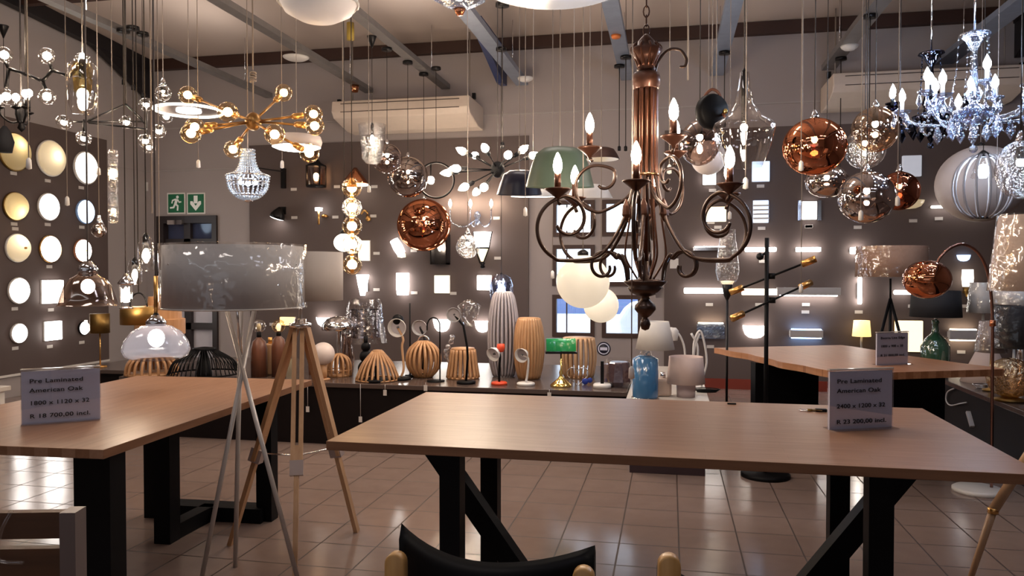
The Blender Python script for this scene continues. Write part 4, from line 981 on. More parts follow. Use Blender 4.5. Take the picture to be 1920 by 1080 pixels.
# ------------------------------------------------------------------ crystal chandeliers
def crystal_ch(name, label, px, pyc, d, R, zc_, zt_, zbm, gm, metal, bm, arms, a0, cm2, drops=1):
    c = P(px, pyc, d); r, _ = hang(label, px, pyc, d, name=name, cat='chandelier', top=zt_, cord=CHROME, cr_=.006)
    k = zt_
    MB().lathe([(.01, -.03), (.05, -.02), (.09, .0), (.05, .015), (.02, .03), (.035, .06), (.045, .09), (.02, .13), (.015, k-.1), (.05, k-.03), (.085, k-.01), (.08, k), (.01, k+.01)], n=20).build('centre_column', gm, r)
    MB().lathe([(.02, -.09), (.06, -.07), (.11, -.03), (.12, -.01), (.04, -.0)], n=24).build('bowl', gm, r)
    for i in range(arms):
        t = 2*pi*i/arms+a0; v = Vector((cos(t), sin(t), 0)); RR = R if i % 2 == 0 else R*.72; hz = 0 if i % 2 == 0 else .07
        MB().tube(cr([v*.05+UP*.0, v*RR*.4-UP*.07, v*RR*.8-UP*.05, v*RR+UP*(zc_-.02+hz)], 6), .0075).build('arm', gm, r)
        MB().lathe([(.006, -.02), (.03, -.002), (.05, .008), (.052, .014)], v*RR+UP*(zc_+hz), n=12, smooth=False).build('drip_pan', gm, r)
        MB().lathe([(.011, .01), (.011, .07)], v*RR+UP*(zc_+hz), n=10).build('candle', cm2, r)
        MB().lathe([(.009, .07), (.020, .09), (.019, .11), (.008, .135), (.001, .15)], v*RR+UP*(zc_+hz), n=12).build('bulb', bm, r)
        for s in (0, 1, 2):
            a = t+s*2.1; pz = v*RR+Vector((.045*cos(a), .045*sin(a), zc_+hz))
            MB().lathe([(.0, -.085), (.017, -.055), (.008, -.02), (.001, -.0)], pz, n=5, smooth=False).build('crystal_drop', gm, r)
        # swags
        v2 = Vector((cos(t+2*pi/arms), sin(t+2*pi/arms), 0)); g = MB()
        for j in range(9):
            u = j/8; p_ = (v*(1-u)+v2*u)*R*.75; g.sphere(p_+UP*(-.04-.07*4*u*(1-u)), .0075, n=6, m=4)
        g.build('bead_swag', gm, r)
        g = MB()
        for j in range(10):
            u = j/9; g.sphere(v*(.08+(R*.33-.08)*u**2)+UP*((k-.02)*(1-u)+.03*u), .006, n=6, m=4)
        g.tube([v*.08+UP*(k-.02), v*(.08+(R*.33-.08)*.25)+UP*(k*.5), v*R*.33+UP*.03], .0012, 4)
        if i % 2 == 0: g.build('bead_strand', gm, r)
    for i in range(10):
        t = 2*pi*i/10; rr = .11 if i % 2 else .19
        MB().lathe([(.0, -.12), (.027, -.075), (.012, -.025), (.001, 0)], (rr*cos(t), rr*sin(t), -.06), n=6, smooth=False).build('crystal_drop', gm, r)
    MB().lathe([(.002, zbm), (.002, -.08)], n=6).sphere((0, 0, zbm), .022, n=14, m=10).build('bottom_ball', gm, r)
    return r
crystal_ch('crystal_chandelier', 'bright clear crystal chandelier with cool candle bulbs at the upper right', 1826, 205, 4.4, .37, .02, S(140, 4.4), -S(74, 4.4), CRY, CHROME, COOL, 10, .2, glow('candle_lit', (.7, .8, 1), .7))
crystal_ch('crystal_chandelier', 'black crystal chandelier half hidden behind the clear one', 1745, 215, 5.4, .33, .02, S(115, 5.4), -S(58, 5.4), CRYB, BLACKM, COOL, 8, .5, BLACK)

# ------------------------------------------------------------------ pull cords and plain hanging cords
def pull(px, py1, d, lb, knob=True, m=None, w_=None):
    w_ = w_ or .0025
    p = P(px, py1, d); zt = ceil_z(p.y)-p.z
    r = root('pull_cord', lb, 'pull cord', p, 'white pull cords hanging from the ceiling')
    MB().tube([(0, 0, .0), (0, 0, zt)], w_ or .0035, 6).build('cord', m or CORD, r)
    if knob: MB().lathe([(.004, .03), (.011, .02), (.013, -.02), (.0, -.025)], n=12).build('knob', WPLAS, r)
for px, py, d, lb in ((54, 308, 3.6, 'beside the large cream round wall light'), (126, 378, 4.4, 'between the second and third column of round lights'), (372, 308, 5.0, 'below the white ring lamp'),
                      (529, 309, 5.2, 'below the white oval pendant'), (692, 355, 5.6, 'below the clear drop pendant'), (985, 398, 4.6, 'at the left of the sage dome'),
                      (1036, 516, 5.0, 'left of the largest opal globe'), (1255, 318, 4.3, 'just right of the bronze column'), (1398, 345, 3.5, 'in front of the glass funnel pendant'),
                      (1184, 700, 3.2, 'in front of the lower window'), (1614, 405, 4.0, 'in front of the smoky mirror globe'), (1683, 378, 4.1, 'in front of the dark copper globe'),
                      (1502, 312, 4.0, 'in front of the large copper globe'), (1368, 405, 5.0, 'above the crackled glass lamp'), (1868, 435, 5.4, 'below the huge pale globe'), (185, 322, 5.3, 'beside the bubbled crystal tube'),
                      (1502, 542, 4.6, 'between the brass heads of the black floor lamp')):
    pull(px, py, d, 'thin white pull cord '+lb)
for px, py, d, lb in ((643, 190, 5.6, 'down to the air conditioner'), (1343, 230, 5.6, 'beside the leather strap pendant'), (285, 400, 4.9, 'in front of the corner by the exit door'), (1290, 150, 4.3, 'right of the bronze crown')):
    pull(px, py, d, 'thick pale hanging cable '+lb, False, w_=.005)
for px, cy_, pe in ((1161, 122, 275), (1173, 105, 275), (1575, 108, 330), (1358, 97, 230), (1630, 28, 205), (232, 55, 150), (250, 50, 160), (268, 61, 175), (942, 6, 268)):
    dd = dZ(px, cy_, SZ); p = P(px, pe, dd)
    r = root('small_pendant', 'small dark socket pendant, '+{1161: 'first below the strip left of the bronze crown', 1173: 'second below the strip left of the bronze crown', 1575: 'left of the amber globe', 1358: 'below the dark canopy by the funnel pendant', 1630: 'directly above the amber globe', 232: 'first of three beside the branching chandelier', 250: 'second of three beside the branching chandelier', 268: 'third of three beside the branching chandelier', 942: 'over the black starburst'}[px], 'pendant lamp', p)
    MB().tube([(0, 0, 0), (0, 0, SZ-p.z-.02)], .005, 6).build('cord', BCORD, r); MB().lathe([(.01, -.03), (.06, -.028), (.06, 0)], (0, 0, SZ-p.z), n=18).build('canopy', BLACKM, r)
    MB().lathe([(.0, -.05), (.018, -.045), (.018, .0), (.006, .01)], n=12).build('socket', BLACKM, r)
    MB().tube([(0, 0, SZ-p.z), (0, 0, ceil_z(p.y)-p.z)], .003, 5).build('drop_wire', BLACKM, r)
# ------------------------------------------------------------------ tables
def CW(xc, d): return Vector((xc*cos(YAW)-d*sin(YAW), xc*sin(YAW)+d*cos(YAW), 0))
TH = .76
t = root('dining_table', 'long oak topped table with black trestle legs in the middle of the showroom', 'table', (-1.254, 2.66, 0), 'solid wood tables')
MB().box(0, 2.4, 0, 1.2, TH-.034, TH).build('table_top', OAK, t, bevel=.002)
for xl, s in ((.434, 1), (1.964, -1)):
    for y in (.19, .84): MB().box(xl-.04, xl+.04, y-.04, y+.04, 0, TH-.034).build('leg', BLACK, t)
    MB().bar((xl-s*.235, .52, TH-.045), (xl+s*.27, .52, .03), .08, .08).build('brace', BLACK, t)
    MB().box(xl-.25, xl+.12, .13, .90, TH-.044, TH-.034).build('mounting_plate', BLACK, t) if s > 0 else MB().box(xl-.12, xl+.25, .13, .90, TH-.044, TH-.034).build('mounting_plate', BLACK, t)
Fc, Rc, Lc = CW(-1.448, 2.716), CW(-1.169, 4.50), CW(-2.267, 4.71)
ang = math.atan2(Rc.y-Fc.y, Rc.x-Fc.x)
t = root('dining_table', 'oak topped table with black loop legs at the left, its corner towards the viewer', 'table', Fc, 'solid wood tables', ang)
MB().box(0, 1.8, 0, 1.12, TH-.034, TH).build('table_top', OAK, t, bevel=.002)
Mi = Matrix.Rotation(-ang, 4, 'Z')
def lc(p): return Mi @ (Vector(p)-Fc)
B_, C_, D_ = lc(CW(-1.375, 4.30)), lc(CW(-2.03, 4.36)), lc(CW(-1.78, 3.95)); mid = (B_+C_)/2
for nm, p in (('leg', B_), ('leg', C_)): MB().box(p.x-.04, p.x+.04, p.y-.045, p.y+.045, 0, TH-.034).build(nm, BLACK, t)
MB().box(D_.x-.045, D_.x+.045, D_.y-.045, D_.y+.045, 0, TH-.034).build('leg', BLACK, t)
MB().box(min(B_.x, C_.x)-.04, max(B_.x, C_.x)+.04, min(B_.y, C_.y), max(B_.y, C_.y), 0, .08).build('foot_bar', BLACK, t)
MB().bar((D_.x, D_.y, .04), (mid.x, mid.y, .04), .08, .08).build('foot_bar', BLACK, t)
A_ = lc(CW(-1.56, 2.90)); A2 = lc(CW(-2.35, 3.02))
MB().box(A_.x-.045, A_.x+.045, A_.y-.075, A_.y+.075, 0, TH-.034).build('leg', BLACK, t)
MB().box(A2.x-.045, A2.x+.045, A2.y-.075, A2.y+.075, 0, TH-.034).build('leg', BLACK, t)
MB().box(A_.x-.04, A_.x+.04, A_.y, A2.y, 0, .08).build('foot_bar', BLACK, t)
# far live edge table
l_, f_, r_ = CW(1.706, 6.4), CW(2.05, 4.75), CW(3.165, 5.05); ang3 = math.atan2(f_.y-l_.y, f_.x-l_.x)
t = root('live_edge_table', 'reddish live edge wooden table on black slab legs beyond the middle table', 'table', f_, 'solid wood tables', ang3+pi)
Lg = (f_-l_).length; Wd = (r_-f_).length; M3 = Matrix.Rotation(-(ang3+pi), 4, 'Z')
rl = M3 @ (r_-f_); sg = -1 if rl.y < 0 else 1
poly = [(x, sg*(.015*sin(x*7)+.01*sin(x*17)-.01)) for x in [Lg*i/24 for i in range(25)]]+[(x, rl.y+sg*(.02*sin(x*5+1)+.01*sin(x*13))) for x in [Lg*i/24 for i in range(24, -1, -1)]]
if sg < 0: poly = poly[::-1]
MB().prism(poly, TH-.045, TH).build('table_top', OAK2, t)
def slab(pxc, w_, yb=0):
    p = PZ(pxc, 0+yb, TH-.045)
def slab_at(px0, px1, d):
    a, b = P(px0, 700, d), P(px1, 700, d+.1); a.z = b.z = 0; a = M3 @ (a-f_); b = M3 @ (b-f_); dv = (b-a); dv.z = 0
    MB().bar((a.x, a.y, (TH-.045)/2), (b.x, b.y, (TH-.045)/2), .07, TH-.046).build('slab_leg', BLACK, t)
slab_at(1412, 1530, 5.75); slab_at(1660, 1765, 5.2)

# ------------------------------------------------------------------ sign holders
ACR = glass('acrylic', (.95, .95, .97), .08, edge=.5)
def text(body, x, z, size, parent):
    cu = bpy.data.curves.new('lettering', 'FONT'); cu.body = body; cu.size = size; cu.offset = size*.012; cu.extrude = .0006; cu.space_character = 1.06
    o = bpy.data.objects.new('lettering', cu); C.objects.link(o); bpy.context.view_layer.update()
    me = bpy.data.meshes.new_from_object(o.evaluated_get(bpy.context.evaluated_depsgraph_get())); C.objects.unlink(o); bpy.data.objects.remove(o)
    me.materials.clear(); me.materials.append(INK)
    o = bpy.data.objects.new('lettering', me); C.objects.link(o); o.parent = parent; o.location = (x, -.0095, z); o.rotation_euler = (pi/2, 0, 0)
    return o, me
def price_sign(label, pl, pr, h, lines, size, z0=TH):
    """pl, pr: base ends on the table; lines: (text, height fraction)"""
    ctr = (pl+pr)/2; a = math.atan2(pr.y-pl.y, pr.x-pl.x); W2 = (pr-pl).length/2
    r = root('price_sign', label, 'sign', (ctr.x, ctr.y, z0), 'price signs in acrylic holders', a)
    MB().box(-W2, W2, -.004, .004, .0, h).build('paper', PAPER, r)
    m_ = MB().box(-W2-.003, W2+.003, -.008, -.0055, .0, h+.006).box(-W2-.003, W2+.003, .0055, .008, .0, h+.006); m_.build('acrylic_sheet', ACR, r)
    MB().box(-W2-.003, W2+.003, -.0085, .0085, h+.006, h+.011).build('top_edge', mat('acrylic_edge', (.6, .55, .5), .1, spec=.8), r)
    MB().box(-W2, W2, -.05, .04, .0, .003).build('foot', ACR, r)
    for body, fz, fw in lines:
        o, me = text(body, -W2*.80, h*fz, size, r)
        wd = max(v.co.x for v in me.vertices); k = fw*2*W2/wd
        o.scale = (k, 1, 1)
pl, pr = PZ(1554, 806, TH), PZ(1671, 800, TH)
price_sign('large price sign reading 2400 x 1200 x 32 on the middle oak table', pl, pr, .232, [('Pre Laminated', .80, .71), ('American Oak', .635, .70), ('2400 x 1200 x 32', .37, .77), ('R 23 200,00 incl.', .10, .79)], .024)
pl, pr = PZ(41, 796, TH), PZ(188, 785, TH)
price_sign('price sign reading 1800 x 1120 x 32 on the left oak table', pl, pr, .218, [('Pre Laminated', .78, .68), ('American Oak', .60, .68), ('1800 x 1120 x 32', .36, .76), ('R 18 700,00 incl.', .11, .77)], .024)
pl, pr = PZ(1643, 685, TH), PZ(1701, 682, TH)
price_sign('small price sign on the far live edge table', pl, pr, .215, [('Beorra Live Edge', .82, .78), ('1800 x 900 x 38', .56, .72), ('R 21 000,00 incl.', .27, .78)], .022)
# keys on the table
p = PZ(1520, 771, TH); k = root('key_bunch', 'small dark bunch of keys lying beside the large price sign', 'keys', p)
MB().tube([(.018*cos(t*pi/8)-.03, .018*sin(t*pi/8), .004) for t in range(16)], .002, 6, closed=True).build('ring', CHROME, k)
for i, a in enumerate((.2, .9, -.5)):
    Mx = Matrix.Rotation(a, 4, 'Z'); MB().box(.0, .05, -.004, .004, .001+i*.003, .0035+i*.003, M=Mx).lathe([(.011, .001+i*.003), (.011, .004+i*.003)], (-.004, 0, 0), M=Mx, n=12).build('key', BRASSD, k)
MB().box(.02, .07, -.014, .012, .0, .013).build('fob', BLACK, k, bevel=.004)
p = PZ(1372, 758, TH); MBo = MB().box(-.02, .02, -.008, .008, 0, .006).build('key_fob', BLACK, None, p); tag(MBo, 'tiny dark clip at the back edge of the middle table', 'clip')

# ------------------------------------------------------------------ display counters
CT = .5
def counter(name, label, x0, x1, y0, y1, top, body, inset=.03, h=CT, ins_front=0):
    r = root(name, label, 'counter', ((x0+x1)/2, (y0+y1)/2, 0)); hx = (x1-x0)/2; hy = (y1-y0)/2
    MB().box(-hx, hx, -hy, hy, h-.035, h).build('counter_top', top, r, bevel=.003)
    MB().box(-hx+inset, hx-inset, -hy+inset, hy-inset, 0, h-.035).build('plinth', body, r); return r
counter('display_counter', 'long low dark display counter under the table lamps', -4.6, -.31, 5.74, 7.3, CTOP, DARK)
counter('display_counter', 'white topped display counter end with the blue glass lamp', -.30, .27, 5.34, 7.4, WCTOP, mat('dark_base', (.035, .018, .022), .4), .03)
counter('display_counter', 'low white topped display plinth at the left picture edge', -6.1, -5.05, 4.3, 5.1, WCTOP, WHITE)
counter('display_counter', 'grey topped display counter along the right side', 2.22, 4.25, 3.0, 8.2, CTOP, DARK)
counter('display_counter', 'low dark counter in the corner by the exit door', -5.4, -4.63, 6.1, 7.2, CTOP, DARK)
def on(px, pyb, name, label, cat, group=None, z=CT):
    d = dZ(px, pyb, z); p = P(px, pyb, d); r = root(name, label, cat, p, group, YAW); r['pd'] = d; return r, S(1, d)
TL = 'table lamps on the long dark counter'
def table_lamp(label, px, pyb, nm='table_lamp', cat='table lamp', g=TL, z=CT): return on(px, pyb, nm, label, cat, g, z)
def slatcage(r, q, prof, n, m, rad=2.4, nm='slat', zscale=1):
    rad *= 1.25
    for k in range(n):
        t = 2*pi*k/n+.05; pts = cr([(a*q*cos(t), a*q*sin(t), b*q) for a, b in prof], 4)
        MB().tube(pts, rad*q, 6).build(nm, m, r)
# brass lamp at far left
r, q = table_lamp('slim table lamp with a brushed brass drum shade at the side board', 188, 688); 
MB().lathe([(12*q, 0), (12*q, 2*q), (2*q, 4*q)], n=24).build('base', BRASS, r); MB().lathe([(1.3*q, 3*q), (1.3*q, 66*q)], n=10).build('stem', BRASS, r)
MB().lathe([(17*q, 64*q), (17*q, 100*q)], n=28).build('lamp_shade', BRASSD, r)
MB().box(-28*q, -24*q, -2*q, 2*q, 64*q, 88*q).build('bright_tube', LWS, r)
# tan slatted basket lamp
r, q = table_lamp('tan wooden slatted basket lamp under the pearl glass pendant', 285, 702)
slatcage(r, q, [(46, 0), (42, 20), (30, 34)], 20, WOODO, 2.2); MB().lathe([(47*q, 0), (47*q, 4*q)], n=30).build('hoop', WOODO, r); MB().lathe([(31*q, 32*q), (31*q, 36*q), (6*q, 38*q)], n=30).build('hoop', WOODO, r)
# black wire fan shade
r, q = table_lamp('wide black wire dome lamp fanning out behind the left table', 383, 708)
for k in range(44):
    t = 2*pi*k/44; MB().tube(cr([(64*q*cos(t), 64*q*sin(t), 8*q), (52*q*cos(t), 52*q*sin(t), 32*q), (20*q*cos(t), 20*q*sin(t), 53*q)], 4), 1.0*q, 5).build('wire', BLACK, r)
MB().tube([(64*q*cos(t*pi/24), 64*q*sin(t*pi/24), 8*q) for t in range(48)], 1.6*q, 6, closed=True).lathe([(20*q, 52*q), (20*q, 56*q), (4*q, 58*q)], n=24).lathe([(14*q, 0), (14*q, 10*q), (5*q, 50*q)], n=20).build('frame', BLACK, r)
# wooden bottle lamps
def bottle(label, px, pyb, hw, hb, hn, m, glassm):
    r, q = table_lamp(label, px, pyb)
    MB().lathe([(hw*q, 0), (hw*q, hb*.8*q), (hw*.8*q, hb*q), (hw*.35*q, (hb+6)*q), (hw*.3*q, (hb+8)*q)], n=20).build('bottle_base', m, r)
    MB().lathe([(4.5*q, (hb+6)*q), (4.5*q, (hb+hn)*q)], n=14).build('socket', BLACK, r)
    z = (hb+hn+11)*q; MB().sphere((0, 0, z), 12.5*q, n=24, m=14).build('globe_glass', glassm, r); MB().lathe([(3*q, -9*q), (5*q, 0), (2*q, 5*q)], (0, 0, z), n=10).build('filament', LC if glassm is AMBER else mat('pale_filament', (.6, .5, .3), .4), r)
bottle('dark wooden bottle lamp with an unlit clear bulb', 486, 706, 15, 66, 18, DWOOD, CLEAR)
bottle('dark wooden bottle lamp with an amber bulb', 523, 706, 13, 70, 14, DWOOD, AMBER)
r, q = table_lamp('plain light wooden block lamp between the two bottle lamps', 507, 702, ); MB().box(-10*q, 10*q, -10*q, 10*q, 0, 58*q).build('block_base', OAKR, r, bevel=.01); MB().lathe([(4*q, 58*q), (4*q, 70*q)], n=12).build('socket', BRASS, r)
r, q = table_lamp('dark turned lamp base right behind the tripod legs', 588, 702); MB().lathe([(9*q, 0), (10*q, 30*q), (6*q, 42*q), (3*q, 50*q)], n=18).build('base', RWOOD, r)
# white ball lamp
r, q = table_lamp('white ball lamp on a short brass stem', 606, 712); MB().lathe([(13*q, 0), (13*q, 2*q), (2*q, 4*q)], n=20).lathe([(7*q, 2*q), (7*q, 30*q)], n=14).build('base', WOODO, r); MB().sphere((0, 0, 49*q), 21.5*q, n=30, m=18).build('ball_shade', mat('satin_white_ball', (.66, .56, .52), .35), r)
# wood cage dome
r, q = table_lamp('small round topped wooden cage lamp behind the white ball lamp', 636, 705)
slatcage(r, q, [(21, 0), (22, 18), (17, 33), (4, 41)], 12, WOODO, 1.8); MB().tube([(22*q*cos(t*pi/12), 22*q*sin(t*pi/12), 12*q) for t in range(24)], 1.2*q, 5, closed=True).build('hoop', WOODO, r); MB().lathe([(21*q, 0), (21*q, 3*q)], n=24).build('hoop', WOODO, r); MB().lathe([(5*q, 39*q), (4*q, 43*q)], n=12).build('hoop', WOODO, r)
# chrome mushroom
r, q = table_lamp('chrome mushroom table lamp with a domed shade', 636, 700)
MB().lathe([(16*q, 0), (16*q, 3*q), (4*q, 6*q), (4*q, 80*q)], n=24).build('stem', CHROME, r); MB().lathe([(32*q, 82*q), (31*q, 92*q), (22*q, 103*q), (5*q, 108*q)], n=32).build('dome_shade', CHROME, r)
r, q = table_lamp('dark glass jug lamp below the chrome mushroom shade', 652, 700); MB().lathe([(10*q, 0), (13*q, 30*q), (9*q, 50*q), (8*q, 66*q), (12*q, 74*q)], n=24).build('jug_base', SMOKE, r); MB().lathe([(3*q, 66*q), (3*q, 82*q)], n=10).build('socket', CHROME, r)
# plastic wrapped drum
r, q = table_lamp('mirrored drum table lamp wrapped in clear plastic', 684, 696)
MB().lathe([(13*q, 0), (13*q, 4*q), (4*q, 6*q), (7*q, 20*q), (3*q, 32*q), (3*q, 62*q)], n=24).build('stem', OAKR, r)
MB().lathe([(30*q, 64*q), (29*q, 116*q)], n=28, caps=False).build('drum_shade', mat('mirror_shade', (.5, .47, .5), .12, 1, bump=.6, scale=20), r)
MB().lathe([(42*q, 54*q), (38*q, 80*q), (33*q, 124*q), (28*q, 136*q)], n=20, caps=False).build('plastic_wrap', WRAP, r)
r, q = table_lamp('black beaded lamp base behind the wooden fan lamp', 686, 706); MB().sphere((0, 0, 16*q), 15*q).sphere((0, 0, 38*q), 12*q).sphere((0, 0, 56*q), 9*q).lathe([(4*q, 60*q), (4*q, 76*q)], n=12).lathe([(12*q, 0), (12*q, 4*q)], n=20).build('beaded_base', BLACK, r)
# wooden fan
r, q = table_lamp('wide wooden slatted fan lamp behind the black stub base', 708, 713)
slatcage(r, q, [(40, 2), (28, 30), (9, 54)], 22, WOODO, 1.9); MB().lathe([(9*q, 52*q), (9*q, 57*q), (2*q, 58*q)], n=20).build('hoop', WOODO, r); MB().tube([(40*q*cos(t*pi/14), 40*q*sin(t*pi/14), 2*q) for t in range(28)], 1.6*q, 6, closed=True).build('hoop', WOODO, r)
r, q = table_lamp('short black stub lamp base in front of the wooden fan', 705, 716); MB().lathe([(22*q, 0), (22*q, 5*q), (20*q, 6*q)], n=28).build('base', BLACK, r); MB().lathe([(2.5*q, 5*q), (2.5*q, 30*q)], n=10).build('stem', BLACK, r)
# white disc desk lamp
def toward(px, py, d): return P(px, py, d)
def desk_lamp(label, px, pyb, br, mb, ms, head, hr, mh, mid, ih=None, facing=(-.2, -1, -.15), m2=None, wrap=False):
    r, q = table_lamp(label, px, pyb, 'desk_lamp', 'desk lamp')
    MB().lathe([(br*q, 0), (br*q, 4*q), (br*.85*q, 5.5*q)], n=28).build('base', mb, r)
    hx, hz = (head[0]-px)*q, (pyb-head[1])*q
    pts = [(0, 0, 5*q)]+[((a-px)*q, 0, (pyb-b)*q) for a, b in mid]+[(hx, .03, hz)]
    MB().tube(cr(pts, 5) if m2 is None else pts, 2.2*q, 8).build('arm', ms, r)
    v = Vector(facing).normalized(); Mx = Matrix.Translation((hx, 0, hz)) @ v.to_track_quat('Z', 'Y').to_matrix().to_4x4()
    MB().lathe([(.25*hr*q, -hr*1.2*q), (.55*hr*q, -hr*.9*q), (.9*hr*q, -hr*.2*q), (hr*q, hr*.15*q), (hr*.96*q, hr*.15*q), (.85*hr*q, -.2*hr*q), (.4*hr*q, -.8*hr*q)], n=28, M=Mx, caps=False).build('lamp_shade', mh, r)
    MB().lathe([(0, -.3*hr*q), (.78*hr*q, -.28*hr*q)], n=24, M=Mx, caps=False).build('reflector', ih or mat('satin_white', (.55, .52, .56), .35), r)
    MB().lathe([(0, -.15*hr*q), (.12*hr*q, -.15*hr*q), (.12*hr*q, -.3*hr*q)], n=10, M=Mx).build('bulb', mat('dark_bulb', (.12, .12, .14), .2), r)
    return r, q, Mx
r, q, Mx = desk_lamp('white dish headed desk lamp on a dark base', 752, 712, 19, BLACK, OAKR, (745, 614), 18, WHITE, [(757, 690), (754, 650), (756, 635)])
MB().sphere((-12*q+.02, .05, 112*q), 11*q).build('counterweight', BLACK, r)
r, q = table_lamp('tall thin black rod lamp', 769, 706); MB().lathe([(10*q, 0), (10*q, 3*q)], n=20).build('base', BLACK, r); MB().lathe([(1.4*q, 2*q), (1.4*q, 138*q)], n=10).build('rod', BLACK, r)
desk_lamp('grey round headed desk lamp behind the pumpkin shaped cage', 792, 704, 12, BLACK, BLACKM, (787, 614), 15, SHG, [(794, 680), (797, 640)])
r, q = table_lamp('round pumpkin shaped wooden cage lamp', 794, 707)
slatcage(r, q, [(14, 1), (27, 16), (31, 35), (26, 52), (13, 64), (4, 66)], 18, WOODO, 2.3)
MB().lathe([(16*q, 0), (16*q, 3*q)], n=24).build('hoop', WOODO, r); MB().lathe([(12*q, 63*q), (10*q, 67*q)], n=20).build('hoop', WOODO, r); MB().tube([(11*q*cos(t*pi/10), 0, 66*q+12*q*sin(t*pi/10)) for t in range(11)], 1.5*q, 6).build('handle', CHROME, r)
r, q = table_lamp('thin black hook lamp with a round foot', 817, 715); MB().lathe([(17*q, 0), (17*q, 2*q)], n=24).build('base', BLACK, r)
MB().tube([(8*q, 0, 1*q), (8*q, 0, 104*q)]+[(-4*q+12*q*cos(t*pi/12), 0, 104*q+16*q*sin(t*pi/12)) for t in range(13)]+[(-16*q, 0, 96*q)], 1.3*q, 6).build('hook', BLACK, r)
r, q = table_lamp('square tapering wooden slatted lamp under the plastic wrapped lamp', 868, 709)
slatcage(r, q, [(29, 1), (25, 26), (21, 54)], 18, WOODO, 2.6); MB().lathe([(30*q, 0), (30*q, 4*q)], n=30).build('hoop', WOODO, r); MB().lathe([(22*q, 53*q), (22*q, 57*q), (3*q, 58*q)], n=30).build('hoop', WOODO, r)
r, q, Mx = desk_lamp('black jointed desk lamp with its pale head wrapped in plastic', 874, 719, 18, BLACK, BLACK, (851, 590), 14, SHG, [(877, 672), (876, 650), (869, 610)], m2=1)
MB().lathe([(8*q, 0), (16*q, 14*q), (22*q, 38*q), (12*q, 46*q), (2*q, 50*q)], (6*q, 0, 108*q), n=16).build('plastic_wrap', WRAP, r)
r, q = table_lamp('clear chain like twisted lamp stem left of the black jointed lamp', 843, 710); g = MB()
for k in range(9): g.sphere((-1*q+6*q*sin(k), 0, (6+k*9)*q), 5*q, n=10, m=6)
g.build('twisted_stem', CLEARB, r)
# striped grey tall cage
r, q = table_lamp('tall grey and white striped cage lamp in the middle of the counter', 944, 706)
slatcage(r, q, [(18, 2), (25, 30), (28, 70), (26, 110), (20, 146), (14, 158)], 22, mat('grey_slat', (.38, .34, .36), .45), 2.0)
MB().lathe([(19*q, 0), (19*q, 3*q)], n=30).build('hoop', SHG, r); MB().lathe([(15*q, 156*q), (14*q, 160*q)], n=30).build('hoop', SHG, r); MB().lathe([(15*q, 3*q), (20*q, 40*q), (21*q, 90*q), (15*q, 150*q)], n=24).build('inner_sleeve', mat('inner_grey', (.20, .17, .17), .6), r)
desk_lamp('small desk lamp with a red foot and an orange red head', 936, 721, 15, ORANGE, BLACK, (925, 664), 14, WPLAS, [(936, 690), (937, 665)], facing=(-.7, -1, -.5))
g = [o for o in C.objects if o.get('label') == 'small desk lamp with a red foot and an orange red head'][0]; q = S(1, g['pd'])
MB().lathe([(5*q, -7*q), (8*q, 0), (7*q, 8*q)], (3*q, .02, 68*q), n=14).build('red_cap', ORANGE, g)
r, q = table_lamp('tall honey coloured wooden slatted vase lamp', 992, 710)
slatcage(r, q, [(18, 2), (24, 30), (26, 65), (23, 95), (18, 113)], 26, WOODO, 2.8); MB().lathe([(19*q, 0), (19*q, 3*q)], n=30).build('hoop', WOODO, r); MB().lathe([(19*q, 111*q), (19*q, 115*q), (2*q, 115.5*q)], n=30).build('hoop', WOODO, r); MB().lathe([(15*q, 3*q), (21*q, 60*q), (15*q, 110*q)], n=24).build('inner_sleeve', mat('inner_wood', (.35, .17, .06), .6), r)
desk_lamp('small white desk lamp right of the red footed one', 986, 722, 17, WPLAS, WPLAS, (978, 666), 14, WPLAS, [(989, 700), (990, 672)], facing=(-.6, -1, -.25), ih=mat('shade_inner', (.28, .25, .27), .4))
# banker lamp
r, q = table_lamp('banker lamp with a green glass shade and polished gold foot', 1052, 724)
MB().lathe([(20*q, 0), (20*q, 3*q), (14*q, 8*q), (7*q, 14*q), (3*q, 20*q), (4*q, 26*q), (1.6*q, 32*q), (1.6*q, 76*q)], n=28).build('base', GOLD, r)
n = 12; vs = []; fs = []
for x in (-28*q, 27*q):
    for k in range(n+1): t = pi*.02+pi*.96*k/n; vs.append((x, -11*q*cos(t), 65*q+25*q*sin(t)))
for k in range(n): fs.append((k, k+1, n+2+k, n+1+k))
fs += [tuple(range(n+1)), tuple(range(n+1, 2*n+2))[::-1]]
MB().add(vs, fs, True).build('green_shade', GREEN, r); MB().box(-30*q, 29*q, -12*q, 12*q, 62*q, 65*q).build('shade_rim', BLACKM, r)
r, q = table_lamp('wide wooden slatted drum lamp behind the banker lamp', 1085, 707)
slatcage(r, q, [(26, 2), (31, 30), (31, 50), (27, 74)], 20, OAKR, 2.4); MB().lathe([(27*q, 0), (27*q, 3*q)], n=30).build('hoop', OAKR, r); MB().lathe([(28*q, 72*q), (28*q, 75*q)], n=30).build('hoop', OAKR, r)
r, q = table_lamp('wire heart ornament with blue ribbon beside the gold banker foot', 1083, 721, 'wire_ornament', 'ornament')
hp = [(x*1.25*q, 0, (y*1.25+17)*q) for x, y in [(16*sin(t)**3, 13*cos(t)-5*cos(2*t)-2*cos(3*t)-cos(4*t)) for t in [2*pi*i/32 for i in range(32)]]]
MB().tube([Vector(v)*1 for v in hp], .9*q, 6, closed=True).build('wire_heart', CHROME, r); MB().sphere((14*q, 0, 6*q), 6*q, sy=.4).sphere((23*q, 0, 8*q), 5*q, sy=.4).build('blue_ribbon', mat('blue_ribbon', (.02, .05, .35), .5), r)
